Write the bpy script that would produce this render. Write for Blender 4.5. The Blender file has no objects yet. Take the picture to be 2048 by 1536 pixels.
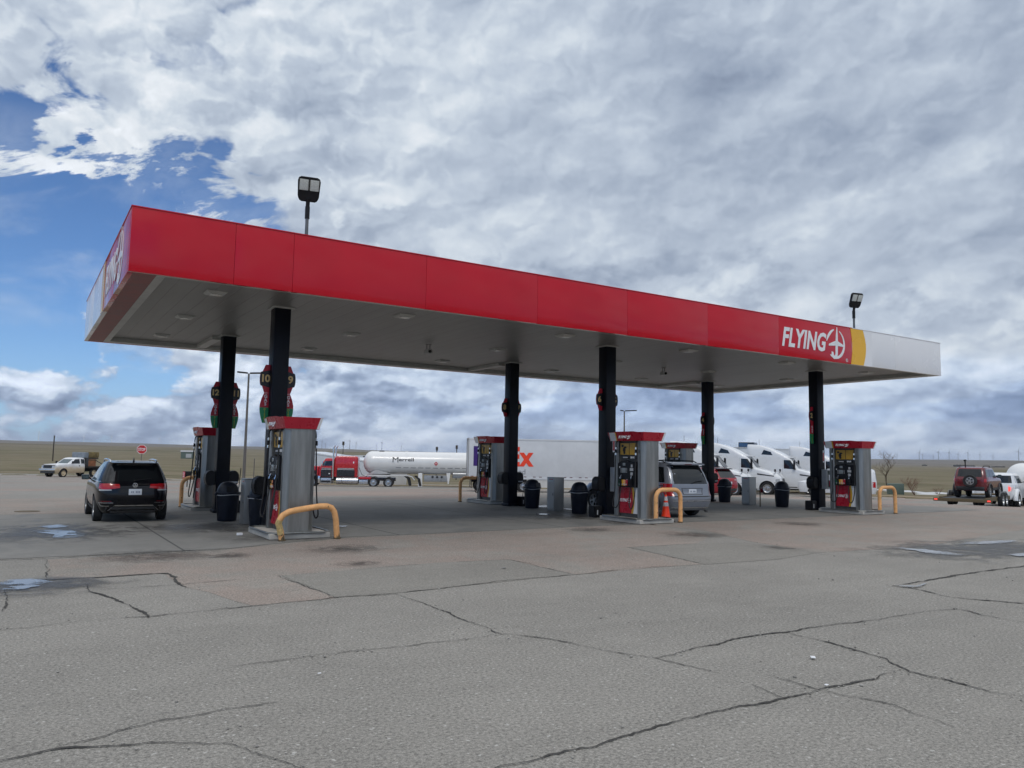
import bpy, bmesh, math, random
from mathutils import Vector, Matrix
R = math.radians
random.seed(7); HAZE = 5.5e-5
scene = bpy.context.scene
COL = scene.collection

# ---------------------------------------------------------------- camera
cd = bpy.data.cameras.new('camera'); cam = bpy.data.objects.new('camera', cd); COL.objects.link(cam)
CAM = Vector((-1.502, -15.57, 1.749))
yaw, pitch, roll = 0.5662, 0.0942, 0.0174
fw = Vector((math.sin(yaw)*math.cos(pitch), math.cos(yaw)*math.cos(pitch), math.sin(pitch)))
rt = Vector((math.cos(yaw), -math.sin(yaw), 0)); up = rt.cross(fw)
rt, up = rt*math.cos(roll)+up*math.sin(roll), up*math.cos(roll)-rt*math.sin(roll)
m = Matrix((rt, up, -fw)).transposed().to_4x4(); m.translation = CAM
cam.matrix_world = m
cd.sensor_fit = 'HORIZONTAL'; cd.sensor_width = 36; cd.lens = 36*1546.5/2048
cd.clip_start = .1; cd.clip_end = 40000
scene.camera = cam
scene.view_settings.view_transform = 'Standard'; scene.view_settings.look = 'None'
scene.view_settings.gamma = 1; scene.view_settings.exposure = 0

# ---------------------------------------------------------------- node helpers
class NT:
    def __init__(s, tree): s.t = tree; s.n = tree.nodes; s.l = tree.links
    def new(s, typ, **kw):
        n = s.n.new(typ)
        for k, v in kw.items(): setattr(n, k, v)
        return n
    def put(s, sock, v):
        if isinstance(v, V): s.l.new(v.s, sock)
        elif isinstance(v, bpy.types.NodeSocket): s.l.new(v, sock)
        elif isinstance(v, (tuple, list)) and len(v) == 3 and sock.type == 'RGBA': sock.default_value = (*v, 1)
        else: sock.default_value = v
    def math(s, op, *a, clamp=False):
        n = s.new('ShaderNodeMath', operation=op, use_clamp=clamp)
        for i, x in enumerate(a): s.put(n.inputs[i], x)
        return V(s, n.outputs[0])
    def noise(s, vec, scale=1., detail=4., rough=.5, dist=0., lac=2., dim='3D'):
        n = s.new('ShaderNodeTexNoise', noise_dimensions=dim); s.put(n.inputs['Vector'], vec)
        for k, v in (('Scale', scale), ('Detail', detail), ('Roughness', rough), ('Distortion', dist), ('Lacunarity', lac)): s.put(n.inputs[k], v)
        return V(s, n.outputs[0])
    def voro(s, vec, scale, feature='F1', out=0, rnd=1.):
        n = s.new('ShaderNodeTexVoronoi', feature=feature); s.put(n.inputs['Vector'], vec); s.put(n.inputs['Scale'], scale); n.inputs['Randomness'].default_value = rnd
        return V(s, n.outputs[out])
    def mix(s, f, a, b):
        n = s.new('ShaderNodeMix', data_type='RGBA'); s.put(n.inputs[0], f); s.put(n.inputs[6], a); s.put(n.inputs[7], b)
        return V(s, n.outputs[2])
    def mul(s, a, b):
        n = s.new('ShaderNodeMix', data_type='RGBA', blend_type='MULTIPLY'); n.inputs[0].default_value = 1; s.put(n.inputs[6], a); s.put(n.inputs[7], b)
        return V(s, n.outputs[2])
    def step(s, x, a, b):
        n = s.new('ShaderNodeMapRange', interpolation_type='SMOOTHSTEP')
        for i, v in enumerate((x, a, b, 0., 1.)): s.put(n.inputs[i], v)
        return V(s, n.outputs[0])
    def ramp(s, x, pts):
        n = s.new('ShaderNodeValToRGB'); s.put(n.inputs[0], x); e = n.color_ramp.elements
        e[0].position, e[0].color = pts[0][0], (*pts[0][1], 1)
        e[1].position, e[1].color = pts[-1][0], (*pts[-1][1], 1)
        for p, c in pts[1:-1]:
            k = e.new(p); k.color = (*c, 1)
        return V(s, n.outputs[0])
    def comb(s, x, y, z):
        n = s.new('ShaderNodeCombineXYZ')
        for i, v in enumerate((x, y, z)): s.put(n.inputs[i], v)
        return V(s, n.outputs[0])
    def sep(s, v):
        n = s.new('ShaderNodeSeparateXYZ'); s.put(n.inputs[0], v)
        return [V(s, o) for o in n.outputs]
class V:
    def __init__(s, nt, sock): s.nt, s.s = nt, sock
    def _o(s, op, b, r=False): return s.nt.math(op, b, s) if r else s.nt.math(op, s, b)
    def __add__(s, b): return s._o('ADD', b)
    __radd__ = __add__
    def __sub__(s, b): return s._o('SUBTRACT', b)
    def __rsub__(s, b): return s._o('SUBTRACT', b, True)
    def __mul__(s, b): return s._o('MULTIPLY', b)
    __rmul__ = __mul__
    def __truediv__(s, b): return s._o('DIVIDE', b)
    def __rtruediv__(s, b): return s._o('DIVIDE', b, True)
def lin(r, g, b): return tuple((c/255/12.92 if c/255 <= .04045 else ((c/255+.055)/1.055)**2.4) for c in (r, g, b))

# ---------------------------------------------------------------- sky
SUN_EL, SUN_AZ = R(52), R(212)        # azimuth measured clockwise from +Y
w = bpy.data.worlds.new('World'); scene.world = w; w.use_nodes = True
t = NT(w.node_tree); t.n.clear()
sky = t.new('ShaderNodeTexSky', sky_type='NISHITA', sun_disc=False, sun_elevation=SUN_EL, sun_rotation=SUN_AZ, altitude=1500, air_density=1.0, dust_density=.6, ozone_density=1.5)
SKY_STRENGTH = .1
tc = t.new('ShaderNodeTexCoord')
dx, dy, dz = t.sep(V(t, tc.outputs['Generated']))
az = t.math('MULTIPLY', t.math('ARCTAN2', dx, dy), 57.2958)
el = t.math('MULTIPLY', t.math('ARCSINE', dz), 57.2958)
zp = t.math('MAXIMUM', dz, 0.)
inv = 1.0/(zp+.16)
P = t.comb(dx*inv, dy*inv, zp*.6)
big = t.noise(P, 1.15, 5, .55, .35)
fine = t.noise(P, 3.4, 6, .55, .1)
soft = t.noise(t.comb(dx*inv*.8+2., dy*inv*.8, zp), 1.7, 4, .5, .8)
shr = 1.0+.9/(t.math('MAXIMUM', el, 0.)*.22+1.)                    # clouds look smaller and flatter low down
def puff(ox, oy, sc, det, sd, ro=.56): return t.noise(t.comb((az+ox)*.045+el*.010+sd, (el+oy)*.066*shr-az*.014, sd), sc, det, ro, .12)
p1, p2 = puff(0., 0., 1.15, 9, 0., .54), puff(-.7, 1.3, 1.15, 7, 0., .5)
q1, q2 = puff(0., 0., 4.2, 8, 3.7, .6), puff(-.22, .42, 4.2, 6, 3.7, .6)
wx = t.noise(t.comb(az*.11, el*.15, 1.3), 2.2, 5, .55, 0.)-.5; wy = t.noise(t.comb(az*.11+5., el*.15, 4.1), 2.2, 5, .55, 0.)-.5
def lump(ox, oy, sc):                                             # cauliflower heads
    n = t.new('ShaderNodeTexVoronoi', feature='SMOOTH_F1', voronoi_dimensions='2D'); t.put(n.inputs['Vector'], t.comb((az+ox)*.05+wx*.34+el*.008, (el+oy)*.072*shr+wy*.30-az*.010, 0.))
    for k_, v_ in (('Scale', sc), ('Detail', 3.), ('Roughness', .46), ('Lacunarity', 2.1), ('Smoothness', .75)): t.put(n.inputs[k_], v_)
    return V(t, n.outputs['Distance'])
l1, l2 = lump(0., 0., 2.6), lump(-.30, .55, 2.6)
relief = (l2-l1)*1.0; heads = .42-l1
edge = t.noise(t.comb(az*.07+2., el*.085, 5.), 1.3, 10, .60, .2)
wisp = t.noise(t.comb(az*.05+el*.045+4., el*.12-az*.035, 8.), 1.6, 9, .60, .5)
# how much of each direction is covered by cloud: blue opening on the left, breaks between the low puffs
left = 1.0-t.step(az+(edge-.5)*26., 3.5, 9.5)
hole = left*t.step(el+(edge-.5)*12., 4.0, 7.5)*(1.0-t.step(el+(wisp-.5)*22., 15., 19.))
gap2 = (1.0-t.step(az+(wisp-.5)*20., 11., 24.))*t.step(el-az*.02, 12.0, 15.0)*(1.0-t.step(el+az*.02, 19., 23.5))
hole = t.math('MAXIMUM', hole, gap2*t.step(wisp, .42, .64)*.85)
hole = t.math('MAXIMUM', hole, t.step(wisp, .48, .66)*(1.0-t.step(az, 4., 22.))*t.step(el, 16., 20.)*(1.0-t.step(el, 23., 27.))*.5)
veil = t.step(wisp, .44, .62)*.35
cov = t.step(1.0-hole+(edge-.5)*.9+heads*.75*(1.0-t.step(az, 10., 22.))+t.step(az, 14., 26.)*.3, .30, .60)
cov = t.math('MAXIMUM', cov, veil*(1.0-t.step(el, 19., 22.))*t.step(el, 6., 9.)*.6)
lowf = t.noise(t.comb(az*.13+9., el*.25, 2.), 1.45, 9, .58, .0)
lowq = t.noise(t.comb(az*.13+8.96, (el+.36)*.25, 2.), 1.45, 8, .58, .0)
low2 = t.noise(t.comb(az*.05+1., el*.12, 6.), 1.9, 4, .5, 0.)
nearh = 1.0-t.step(el+(low2-.5)*5., 5.0, 7.5)
lowcov = t.step(lowf+(low2-.5)*.35+t.step(az, 6., 28.)*.30+(1.0-t.step(el, .6, 2.))*.06+heads*.38, .30, .41)
cov = t.math('MULTIPLY', cov, 1.0-nearh*(1.0-lowcov))
# brightness of the cloud: soft sheets, then billows lit from above left
b = .845+(big-.5)*.36+(soft-.5)*.62+(p1-.5)*.55+(p1-p2)*.70+(q1-q2)*.18+(relief*.62+heads*.22)*(.55+.45*(1.0-t.step(az, 14., 34.)))
b = b+.09*t.step(el, 15., 30.)*(1.0-t.step(az, 26., 50.))
b = b-.13*t.step(az, 34., 56.)*t.step(el+(soft-.5)*8., 9., 15.)*(1.0-t.step(el, 23., 31.)*.6)
b = b+.20*(1.0-t.step(t.math('ABSOLUTE', edge-.5+(el-11.)*.012), .02, .14))*(1.0-t.step(az, 8., 18.))*t.step(el, 6., 9.)
dent = t.step(puff(3., 2., 2.6, 8, 7.1, .58), .53, .62)*t.step(az, 27., 34.)*t.step(el, 6., 9.)*(1.0-t.step(el, 13., 18.))
b = b-.16*dent
band = t.step(el+(lowf-.5)*3.0+(low2-.5)*2., 1.5, 3.0)*(1.0-t.step(el+(fine-.5)*4.+(p1-.5)*14., 4.4, 7.6))*t.step(az+(low2-.5)*14., 13., 30.)
b = b-.15*band-.05*band*t.step(az, 30., 50.)
b = b+.04*(1.0-t.step(el+(lowf-.5)*2., 1.8, 3.2))*t.step(az, 36., 50.)
b = b+nearh*((lowf-.43)*.75+(lowf-lowq)*1.6+relief*.6+heads*.25+.03)*(1.0-t.step(az, 12., 40.)*.6)
b = b+.62*t.step(el, 33., 56.)
grey = t.ramp(t.math('MULTIPLY', b, .62, clamp=True), [(0., lin(112,124,146)), (.16, lin(128,141,162)), (.28, lin(149,162,182)), (.38, lin(170,182,199)), (.47, lin(190,201,215)), (.56, lin(212,221,230)), (.66, lin(232,237,242)), (1., (1.15,1.18,1.24))])
ccol = t.mix(t.math('MAXIMUM', band*.8, nearh*.45), grey, t.mul(grey, (.80, .93, 1.14)))
ccol = t.mul(ccol, (.985/SKY_STRENGTH, .995/SKY_STRENGTH, 1.01/SKY_STRENGTH))
blue = t.mul(V(t, sky.outputs[0]), (.60, .84, 1.12))
haze_low = t.mix((1.0-t.step(el, -1., 10.))*.62, blue, tuple(c/SKY_STRENGTH for c in lin(158,192,230)))
final = t.mix(cov, haze_low, ccol)
bg = t.new('ShaderNodeBackground'); t.put(bg.inputs[0], final); bg.inputs[1].default_value = SKY_STRENGTH
out = t.new('ShaderNodeOutputWorld'); t.l.new(bg.outputs[0], out.inputs[0])
w.cycles.sampling_method = 'MANUAL'; w.cycles.sample_map_resolution = 1024

# ---------------------------------------------------------------- sun (behind cloud)
sd = bpy.data.lights.new('sun', 'SUN'); sd.energy = .9; sd.angle = R(14); sd.color = (1., .95, .88)
sun = bpy.data.objects.new('sun', sd); COL.objects.link(sun)
sv = Vector((math.sin(SUN_AZ)*math.cos(SUN_EL), math.cos(SUN_AZ)*math.cos(SUN_EL), math.sin(SUN_EL)))
sun.rotation_euler = sv.to_track_quat('Z', 'Y').to_euler(); sun.location = sv*60

# ---------------------------------------------------------------- materials
MATS = {}
def mk(name, col, rough=.5, metal=0., coat=0., var=.10, scale=6., bump=0., spec=.5, stretch=None, alpha=None, trans=0., emit=None, es=0.):
    if name in MATS: return MATS[name]
    mt = bpy.data.materials.new(name); mt.use_nodes = True; t = NT(mt.node_tree); t.n.clear()
    p = t.new('ShaderNodeBsdfPrincipled'); o = t.new('ShaderNodeOutputMaterial'); t.l.new(p.outputs[0], o.inputs[0])
    c = t.new('ShaderNodeTexCoord'); v = c.outputs['Object']
    if stretch:
        mp = t.new('ShaderNodeMapping'); t.l.new(v, mp.inputs[0]); mp.inputs['Scale'].default_value = stretch; v = mp.outputs[0]
    n = t.noise(v, scale, 5, .6)
    k = t.step(n, .28, .72)
    t.put(p.inputs['Base Color'], t.mix(k, tuple(x*(1-var) for x in col), tuple(min(1, x*(1+var)) for x in col)))
    t.put(p.inputs['Roughness'], t.math('ADD', t.math('MULTIPLY', k, .12), max(.02, rough-.06)))
    p.inputs['Metallic'].default_value = metal; p.inputs['Coat Weight'].default_value = coat; p.inputs['Coat Roughness'].default_value = .06
    p.inputs['Specular IOR Level'].default_value = spec; p.inputs['Transmission Weight'].default_value = trans
    if emit: t.put(p.inputs['Emission Color'], emit); p.inputs['Emission Strength'].default_value = es
    if alpha is not None: p.inputs['Alpha'].default_value = alpha
    if bump:
        bn = t.new('ShaderNodeBump'); bn.inputs['Strength'].default_value = bump; bn.inputs['Distance'].default_value = .02
        t.put(bn.inputs['Height'], n); t.l.new(bn.outputs[0], p.inputs['Normal'])
    MATS[name] = mt; return mt
RED = (.44, .008, .022)
mk('fascia_red', (.52, .005, .018), .14, coat=.15, var=.06, scale=.5, bump=.14, spec=.35)
mk('fascia_yellow', (.80, .43, .008), .26, coat=.1, var=.04, scale=.5)
mk('fascia_white', (.80, .80, .81), .25, coat=.2, var=.03, scale=.5)
mk('vinyl_red', (.40, .010, .028), .3, var=.06)
mk('vinyl_white', (.74, .75, .76), .35, var=.04)
mk('vinyl_yellow', (.66, .37, .03), .35, var=.06)
mk('letter_white', (.80, .81, .82), .4, var=.03)
mk('letter_black', (.015, .015, .018), .5)
mk('lip_red', (.26, .09, .085), .55, var=.22, scale=3.5)  # reddish reflection on the soffit edge, put into the colour
mk('trim_grey', (.46, .47, .45), .5, var=.12, scale=2.)
mk('column_paint', (.0045, .0065, .012), .38, var=.3, scale=2.2, spec=.22)
mk('stainless', (.30, .30, .287), .36, metal=.88, var=.22, scale=7., stretch=(1, 1, .10))
mk('dark_steel', (.16, .16, .16), .4, metal=.8, var=.15)
mk('galv', (.34, .35, .36), .5, metal=.6, var=.12, scale=8)
mk('pillar_steel', (.34, .335, .32), .42, metal=.55, var=.08, scale=4, stretch=(1, 1, .2))
mk('black_plastic', (.008, .008, .010), .45, var=.25, spec=.3)
mk('bin_plastic', (.008, .011, .020), .42, var=.25, scale=9, spec=.3)
mk('rubber', (.016, .016, .017), .75, var=.3, scale=20)
mk('tyre', (.020, .020, .021), .85, var=.3, scale=12)
mk('alloy', (.55, .56, .57), .3, metal=.85, var=.08)
mk('chrome', (.72, .73, .74), .14, metal=1., var=.04)
mk('screen_grey', (.20, .22, .23), .18, var=.1)
mk('panel_recess', (.09, .09, .086), .5, metal=.3, var=.15)
mk('ad_yellow', (.52, .30, .04), .4, var=.08)
mk('sign_red', (.48, .012, .03), .4, var=.07)
mk('sign_green', (.006, .24, .09), .4, var=.07)
mk('sign_black', (.010, .010, .012), .35)
mk('gold', (.78, .55, .22), .4, var=.05)
mk('lime_text', (.42, .52, .06), .5)
mk('led_lens', (.55, .56, .52), .25, var=.12, scale=40)
mk('peach_paint', (.78, .41, .17), .6, var=.14, scale=7, spec=.3)
mk('chipped', (.56, .40, .17), .7, var=.3, scale=18)
mk('rust', (.12, .09, .05), .8, var=.4, scale=25)
mk('cone_orange', (.95, .055, .012), .45, var=.06, emit=None)
mk('reflective', (.55, .56, .57), .45)
mk('glass_dark', (.008, .010, .012), .05, var=.1, spec=.6)
mk('glass_tint', (.06, .09, .10), .05, var=.1, spec=.7)
mk('glass_green', (.10, .22, .19), .08, var=.15)
mk('lens_red', (.42, .010, .015), .14, coat=.5, var=.08)
mk('lens_dark', (.10, .006, .010), .12, coat=.5)
mk('lens_clear', (.40, .41, .41), .15, coat=.5)
mk('lit_red', (.8, .03, .03), .3, emit=(1., .10, .07), es=.9)
mk('plate_white', (.66, .70, .75), .4, var=.05)
mk('plate_ink', (.16, .20, .30), .5)
mk('paint_black', (.004, .0045, .007), .14, coat=.25, var=.2, spec=.3)
mk('paint_silver', (.23, .25, .29), .32, metal=.4, coat=.6, var=.015, scale=.8)
mk('paint_maroon', (.13, .008, .014), .22, coat=.7, var=.1)
mk('paint_red', (.30, .010, .022), .22, coat=.7, var=.1)
mk('truck_red', (.48, .012, .02), .25, coat=.6, var=.06)
mk('truck_black', (.012, .013, .02), .3, coat=.5)
mk('paint_white', (.72, .73, .74), .28, coat=.5, var=.012, scale=.8)
mk('trailer_white', (.62, .64, .66), .42, var=.05, scale=1.2)
mk('trailer_skirt', (.60, .59, .56), .5, var=.08, scale=1.2)
mk('tank_white', (.74, .74, .73), .32, coat=.3, var=.04, scale=1.)
mk('grey_frame', (.30, .29, .28), .5, var=.1)
mk('cladding', (.045, .047, .05), .6, var=.15)
mk('dusty_white', (.62, .52, .36), .6, var=.2, scale=2)
mk('fedex_purple', (.045, .016, .16), .4)
mk('fedex_orange', (.86, .06, .02), .4)
mk('grey_text', (.25, .26, .28), .5)
mk('box_green', (.10, .14, .12), .6)
mk('bark', (.13, .095, .065), .9, var=.2)
mk('twig_red', (.17, .085, .06), .9, var=.2)
mk('pole_metal', (.16, .145, .13), .5, metal=.5, var=.1)
mk('turbine_white', (.75, .76, .78), .5)
mk('turbine_grey', (.26, .28, .32), .6)  # shaded copy of the turbine white, shadow put into the colour
mk('soft_grey', (.45, .46, .47), .5)
mk('hay', (.17, .13, .055), .9, var=.35, scale=4, bump=.4)
mk('tarp_blue', (.19, .22, .25), .8, var=.25, scale=4)
mk('crate_rust', (.30, .12, .055), .8, var=.25, scale=4)
mk('wood_dark', (.06, .05, .04), .8, var=.3)
mk('rv_beige', (.58, .56, .52), .5)
mk('stop_red', (.50, .02, .025), .45, var=.05)
mk('kerb_concrete', (.46, .44, .40), .9, var=.12, scale=2)
mk('snow', (.50, .50, .50), .7, var=.06)
mk('windbreak', (.035, .035, .03), 1., var=.3, scale=.05)
mk('litter', (.75, .76, .78), .6)
M = MATS

# ---------------------------------------------------------------- mesh helpers
class MB:
    def __init__(s): s.bm = bmesh.new(); s.mi = {}; s.cur = 0; s.mats = []
    def mat(s, m):
        if m not in s.mats: s.mats.append(m)
        s.cur = s.mats.index(m); return s
    def _fin(s, faces):
        for f in faces: f.material_index = s.cur
    def face(s, pts):
        vs = [s.bm.verts.new(p) for p in pts]; f = s.bm.faces.new(vs); f.material_index = s.cur; return f
    def box(s, x0, x1, y0, y1, z0, z1, bev=0., Mx=None):
        r = bmesh.ops.create_cube(s.bm, size=1.); vs = r['verts']
        mm = Matrix.Translation(((x0+x1)/2, (y0+y1)/2, (z0+z1)/2)) @ Matrix.Diagonal((abs(x1-x0), abs(y1-y0), abs(z1-z0), 1))
        if Mx is not None: mm = Mx @ mm
        bmesh.ops.transform(s.bm, matrix=mm, verts=vs)
        fs = {f for v in vs for f in v.link_faces}
        s._fin(fs)
        if bev:
            r = bmesh.ops.bevel(s.bm, geom=list({e for f in fs for e in f.edges}), offset=bev, segments=2, affect='EDGES', profile=.6)
            s._fin(r['faces'])
        return s
    def tube(s, pts, r, n=8, caps=True):
        pts = [Vector(p) for p in pts]; N = len(pts); rs = r if isinstance(r, (list, tuple)) else [r]*N
        rings = []; prev = None
        for i, p in enumerate(pts):
            d = (pts[min(i+1, N-1)]-pts[max(i-1, 0)]).normalized()
            if prev is None:
                u = d.orthogonal().normalized()
            else:
                u = prev-d*prev.dot(d)
                u = u.normalized() if u.length > 1e-6 else d.orthogonal().normalized()
            prev = u; v = d.cross(u)
            rings.append([s.bm.verts.new(p+(u*math.cos(2*math.pi*k/n)+v*math.sin(2*math.pi*k/n))*rs[i]) for k in range(n)])
        fs = []
        for a, b2 in zip(rings, rings[1:]):
            for k in range(n): fs.append(s.bm.faces.new((a[k], a[(k+1) % n], b2[(k+1) % n], b2[k])))
        if caps: fs += [s.bm.faces.new(rings[0][::-1]), s.bm.faces.new(rings[-1])]
        s._fin(fs); return s
    def cyl(s, p0, p1, r0, r1=None, n=16): return s.tube([p0, p1], [r0, r0 if r1 is None else r1], n)
    def lathe(s, prof, n=24, Mx=None, caps=True):
        Mx = Mx or Matrix.Identity(4); rings = []
        for r, z in prof: rings.append([s.bm.verts.new(Mx @ Vector((r*math.cos(2*math.pi*k/n), r*math.sin(2*math.pi*k/n), z))) for k in range(n)])
        fs = []
        for a, b2 in zip(rings, rings[1:]):
            for k in range(n): fs.append(s.bm.faces.new((a[k], a[(k+1) % n], b2[(k+1) % n], b2[k])))
        if caps: fs += [s.bm.faces.new(rings[0][::-1]), s.bm.faces.new(rings[-1])]
        s._fin(fs); return s
    def prism(s, pts, ext):
        ext = Vector(ext); a = [s.bm.verts.new(p) for p in pts]; b2 = [s.bm.verts.new(Vector(p)+ext) for p in pts]; n = len(a)
        fs = [s.bm.faces.new(a[::-1]), s.bm.faces.new(b2)]
        for k in range(n): fs.append(s.bm.faces.new((a[k], a[(k+1) % n], b2[(k+1) % n], b2[k])))
        s._fin(fs); return s
    def grid(s, P, nu, nv, f):
        vs = [[s.bm.verts.new(f(i/nu, j/nv)) for j in range(nv+1)] for i in range(nu+1)]; fs = []
        for i in range(nu):
            for j in range(nv): fs.append(s.bm.faces.new((vs[i][j], vs[i+1][j], vs[i+1][j+1], vs[i][j+1])))
        s._fin(fs); return s
    def add_mesh(s, me, Mx):
        n0 = len(s.bm.verts); f0 = len(s.bm.faces); s.bm.from_mesh(me); s.bm.verts.ensure_lookup_table(); s.bm.faces.ensure_lookup_table()
        bmesh.ops.transform(s.bm, matrix=Mx, verts=s.bm.verts[n0:]); s._fin(s.bm.faces[f0:]); return s
    def build(s, name, mat=None, parent=None, smooth=35., loc=None, normals=True):
        if normals: bmesh.ops.recalc_face_normals(s.bm, faces=s.bm.faces)
        if smooth:
            a = R(smooth)
            for f in s.bm.faces: f.smooth = True
            for e in s.bm.edges:
                if len(e.link_faces) != 2 or e.calc_face_angle(0) > a: e.smooth = False
        me = bpy.data.meshes.new(name); s.bm.to_mesh(me); s.bm.free()
        for m_ in ([mat] if mat else s.mats): me.materials.append(m_)
        if mat:
            for p in me.polygons: p.material_index = 0
        o = bpy.data.objects.new(name, me); COL.objects.link(o)
        if parent: o.parent = parent
        if loc: o.location = loc
        return o
def tag(o, label=None, cat=None, group=None, kind=None):
    if label: o['label'] = label
    if cat: o['category'] = cat
    if group: o['group'] = group
    if kind: o['kind'] = kind
    return o
def thing(name, label, cat, loc=(0, 0, 0), rotz=0., group=None, scale=1.):
    o = bpy.data.objects.new(name, None); COL.objects.link(o); o.empty_display_size = .2
    o.location = loc; o.rotation_euler = (0, 0, rotz); o.scale = (scale,)*3
    return tag(o, label, cat, group)
def dup(root, loc, rotz=None, label=None):
    r = root.copy(); COL.objects.link(r); r.location = loc
    if rotz is not None: r.rotation_euler = (0, 0, rotz)
    if label: r['label'] = label
    for ch in list(root.children):
        c = ch.copy(); COL.objects.link(c); c.parent = r
        for gch in list(ch.children):
            d = gch.copy(); COL.objects.link(d); d.parent = c
    return r
def text_mesh(s, size, bold=0., shear=0., ext=.003, align='CENTER', spacing=1.):
    cu = bpy.data.curves.new('txt', 'FONT'); cu.body = s; cu.size = size; cu.offset = bold*size; cu.shear = shear; cu.extrude = ext
    cu.align_x = align; cu.align_y = 'CENTER'; cu.space_character = spacing; cu.resolution_u = 3
    o = bpy.data.objects.new('txt', cu); COL.objects.link(o); bpy.context.view_layer.update()
    me = bpy.data.meshes.new_from_object(o.evaluated_get(bpy.context.evaluated_depsgraph_get()))
    bpy.data.objects.remove(o); bpy.data.curves.remove(cu); return me
def frame(o, r, u):                    # matrix whose local x is r, y is u
    r = Vector(r).normalized(); u = Vector(u).normalized(); n = r.cross(u)
    mm = Matrix((r, u, n)).transposed().to_4x4(); mm.translation = Vector(o); return mm
def text(s, size, mat, o, r, u, parent, name='lettering', **kw):
    mb = MB(); mb.add_mesh(text_mesh(s, size, **kw), frame(o, r, u)); return mb.build(name, mat, parent, smooth=0, normals=False)
def fit_text(mb, s, w_, h_, Mx, **kw):  # text scaled to a given width and height
    me = text_mesh(s, 1., **kw); xs = [v.co.x for v in me.vertices]; ys = [v.co.y for v in me.vertices]
    sx, sy = w_/(max(xs)-min(xs)), h_/(max(ys)-min(ys))
    mb.add_mesh(me, Mx @ Matrix.Diagonal((sx, sy, 1, 1)) @ Matrix.Translation((-(max(xs)+min(xs))/2, -(max(ys)+min(ys))/2, 0)))
def winged_logo(width, mat, o, r, u, parent, name='lettering', reg=False):
    """the station name with the aeroplane J in a ring; o is the middle of the whole mark"""
    mb = MB(); H = width*.33; F = frame(o, r, u)
    fit_text(mb, 'FLYING', width*.68, H*.58, F @ Matrix.Translation((-width*.18, -H*.02, 0)), bold=.03, shear=.26, ext=.003, spacing=1.04)
    cx, cy, rad = width*.31, -H*.02, H*.46
    def ring(a0, a1, t0, t1):
        n = 18; outer, inner = [], []
        for k in range(n+1):
            a = R(a0+(a1-a0)*k/n); th = (t0+(t1-t0)*k/n)*H*math.sin(math.pi*(.12+.76*k/n))
            outer.append(F @ Vector((cx+rad*math.cos(a), cy+rad*math.sin(a), -.003))); inner.append(F @ Vector((cx+(rad-th)*math.cos(a), cy+(rad-th)*math.sin(a), -.003)))
        for k in range(n): mb.prism([outer[k], outer[k+1], inner[k+1], inner[k]], F.to_3x3() @ Vector((0, 0, .006)))
    ring(100, 172, .09, .09); ring(66, -128, .08, .10)
    def pl(pts): mb.prism([F @ Vector((cx+x*H, cy+y*H, -.0035)) for x, y in pts], F.to_3x3() @ Vector((0, 0, .007)))
    pl([(-.02, -.30), (.09, -.30), (.11, .05), (.105, .30), (.085, .52), (.06, .52), (.015, .28), (-.005, .05)])     # fuselage
    pl([(0, .10), (0, -.05), (-.34, -.08), (-.33, -.02)]); pl([(.10, .10), (.10, -.05), (.40, -.06), (.38, 0)])     # wings
    pl([(-.02, -.30), (.09, -.30), (.06, -.40), (.0, -.46), (-.09, -.47), (-.17, -.43), (-.22, -.36), (-.20, -.24), (-.12, -.26), (-.10, -.36), (-.05, -.36)])  # hook
    if reg: fit_text(mb, 'R', H*.05, H*.06, F @ Matrix.Translation((width*.49, -H*.48, 0))); mb.lathe([(H*.055, -.003), (H*.055, .003), (H*.045, .003), (H*.045, -.003)], 14, F @ Matrix.Translation((width*.49, -H*.48, 0)), caps=False)
    return mb.build(name, mat, parent, smooth=0)
def ss(a, b2, x):
    t_ = min(1., max(0., (x-a)/(b2-a))); return t_*t_*(3-2*t_)
def polar(d, a): return CAM.x+d*math.sin(R(a)), CAM.y+d*math.cos(R(a))

# ---------------------------------------------------------------- ground
def azd(x, y): return math.degrees(math.atan2(x-CAM.x, y-CAM.y)), math.hypot(x-CAM.x, y-CAM.y)
def gz(x, y):                            # the lot: level round the pumps, falling away beyond them
    a, d = azd(x, y); F = .62+.38*ss(0, 18, a)-.25*ss(38, 50, a)
    return -F*(ss(36, 60, d)+.02*(min(max(d, 60), 120)-60))
EDGE = [(-180, 60), (-60, 60), (-20, 110), (-1, 102), (9, 88), (18, 86), (27, 82), (36, 78), (43, 76), (52, 72), (60, 67), (75, 66), (110, 60), (180, 60)]
def edge_r(a):
    for (a0, r0), (a1, r1) in zip(EDGE, EDGE[1:]):
        if a0 <= a <= a1: return r0+(r1-r0)*(a-a0)/(a1-a0)
    return 60
PROF = {  # elevation angle (degrees, seen from the lot) of the land at growing distances
    -5: [(200, -.80), (400, -.42), (800, -.10), (1300, .12), (1900, .36), (2100, .34), (3200, .20), (6000, .53), (7500, .50), (14000, .2)],
    14: [(200, -.85), (400, -.50), (800, -.16), (1300, .05), (2000, .22), (2300, .20), (3300, .12), (6000, .42), (7500, .40), (14000, .1)],
    28: [(200, -.75), (400, -.42), (700, -.10), (1100, .10), (1500, .22), (1700, .20), (3300, .02), (6000, .26), (7500, .25), (14000, 0)],
    45: [(200, -.95), (400, -.68), (800, -.40), (1500, -.24), (2500, -.14), (3300, -.1), (4500, .0), (6500, .25), (8000, .26), (14000, 0)],
    68: [(200, -.95), (400, -.62), (800, -.36), (1500, -.20), (2500, -.11), (3300, -.08), (4500, .06), (6500, .32), (8000, .32), (14000, 0)]}
from mathutils import noise as mn
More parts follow.
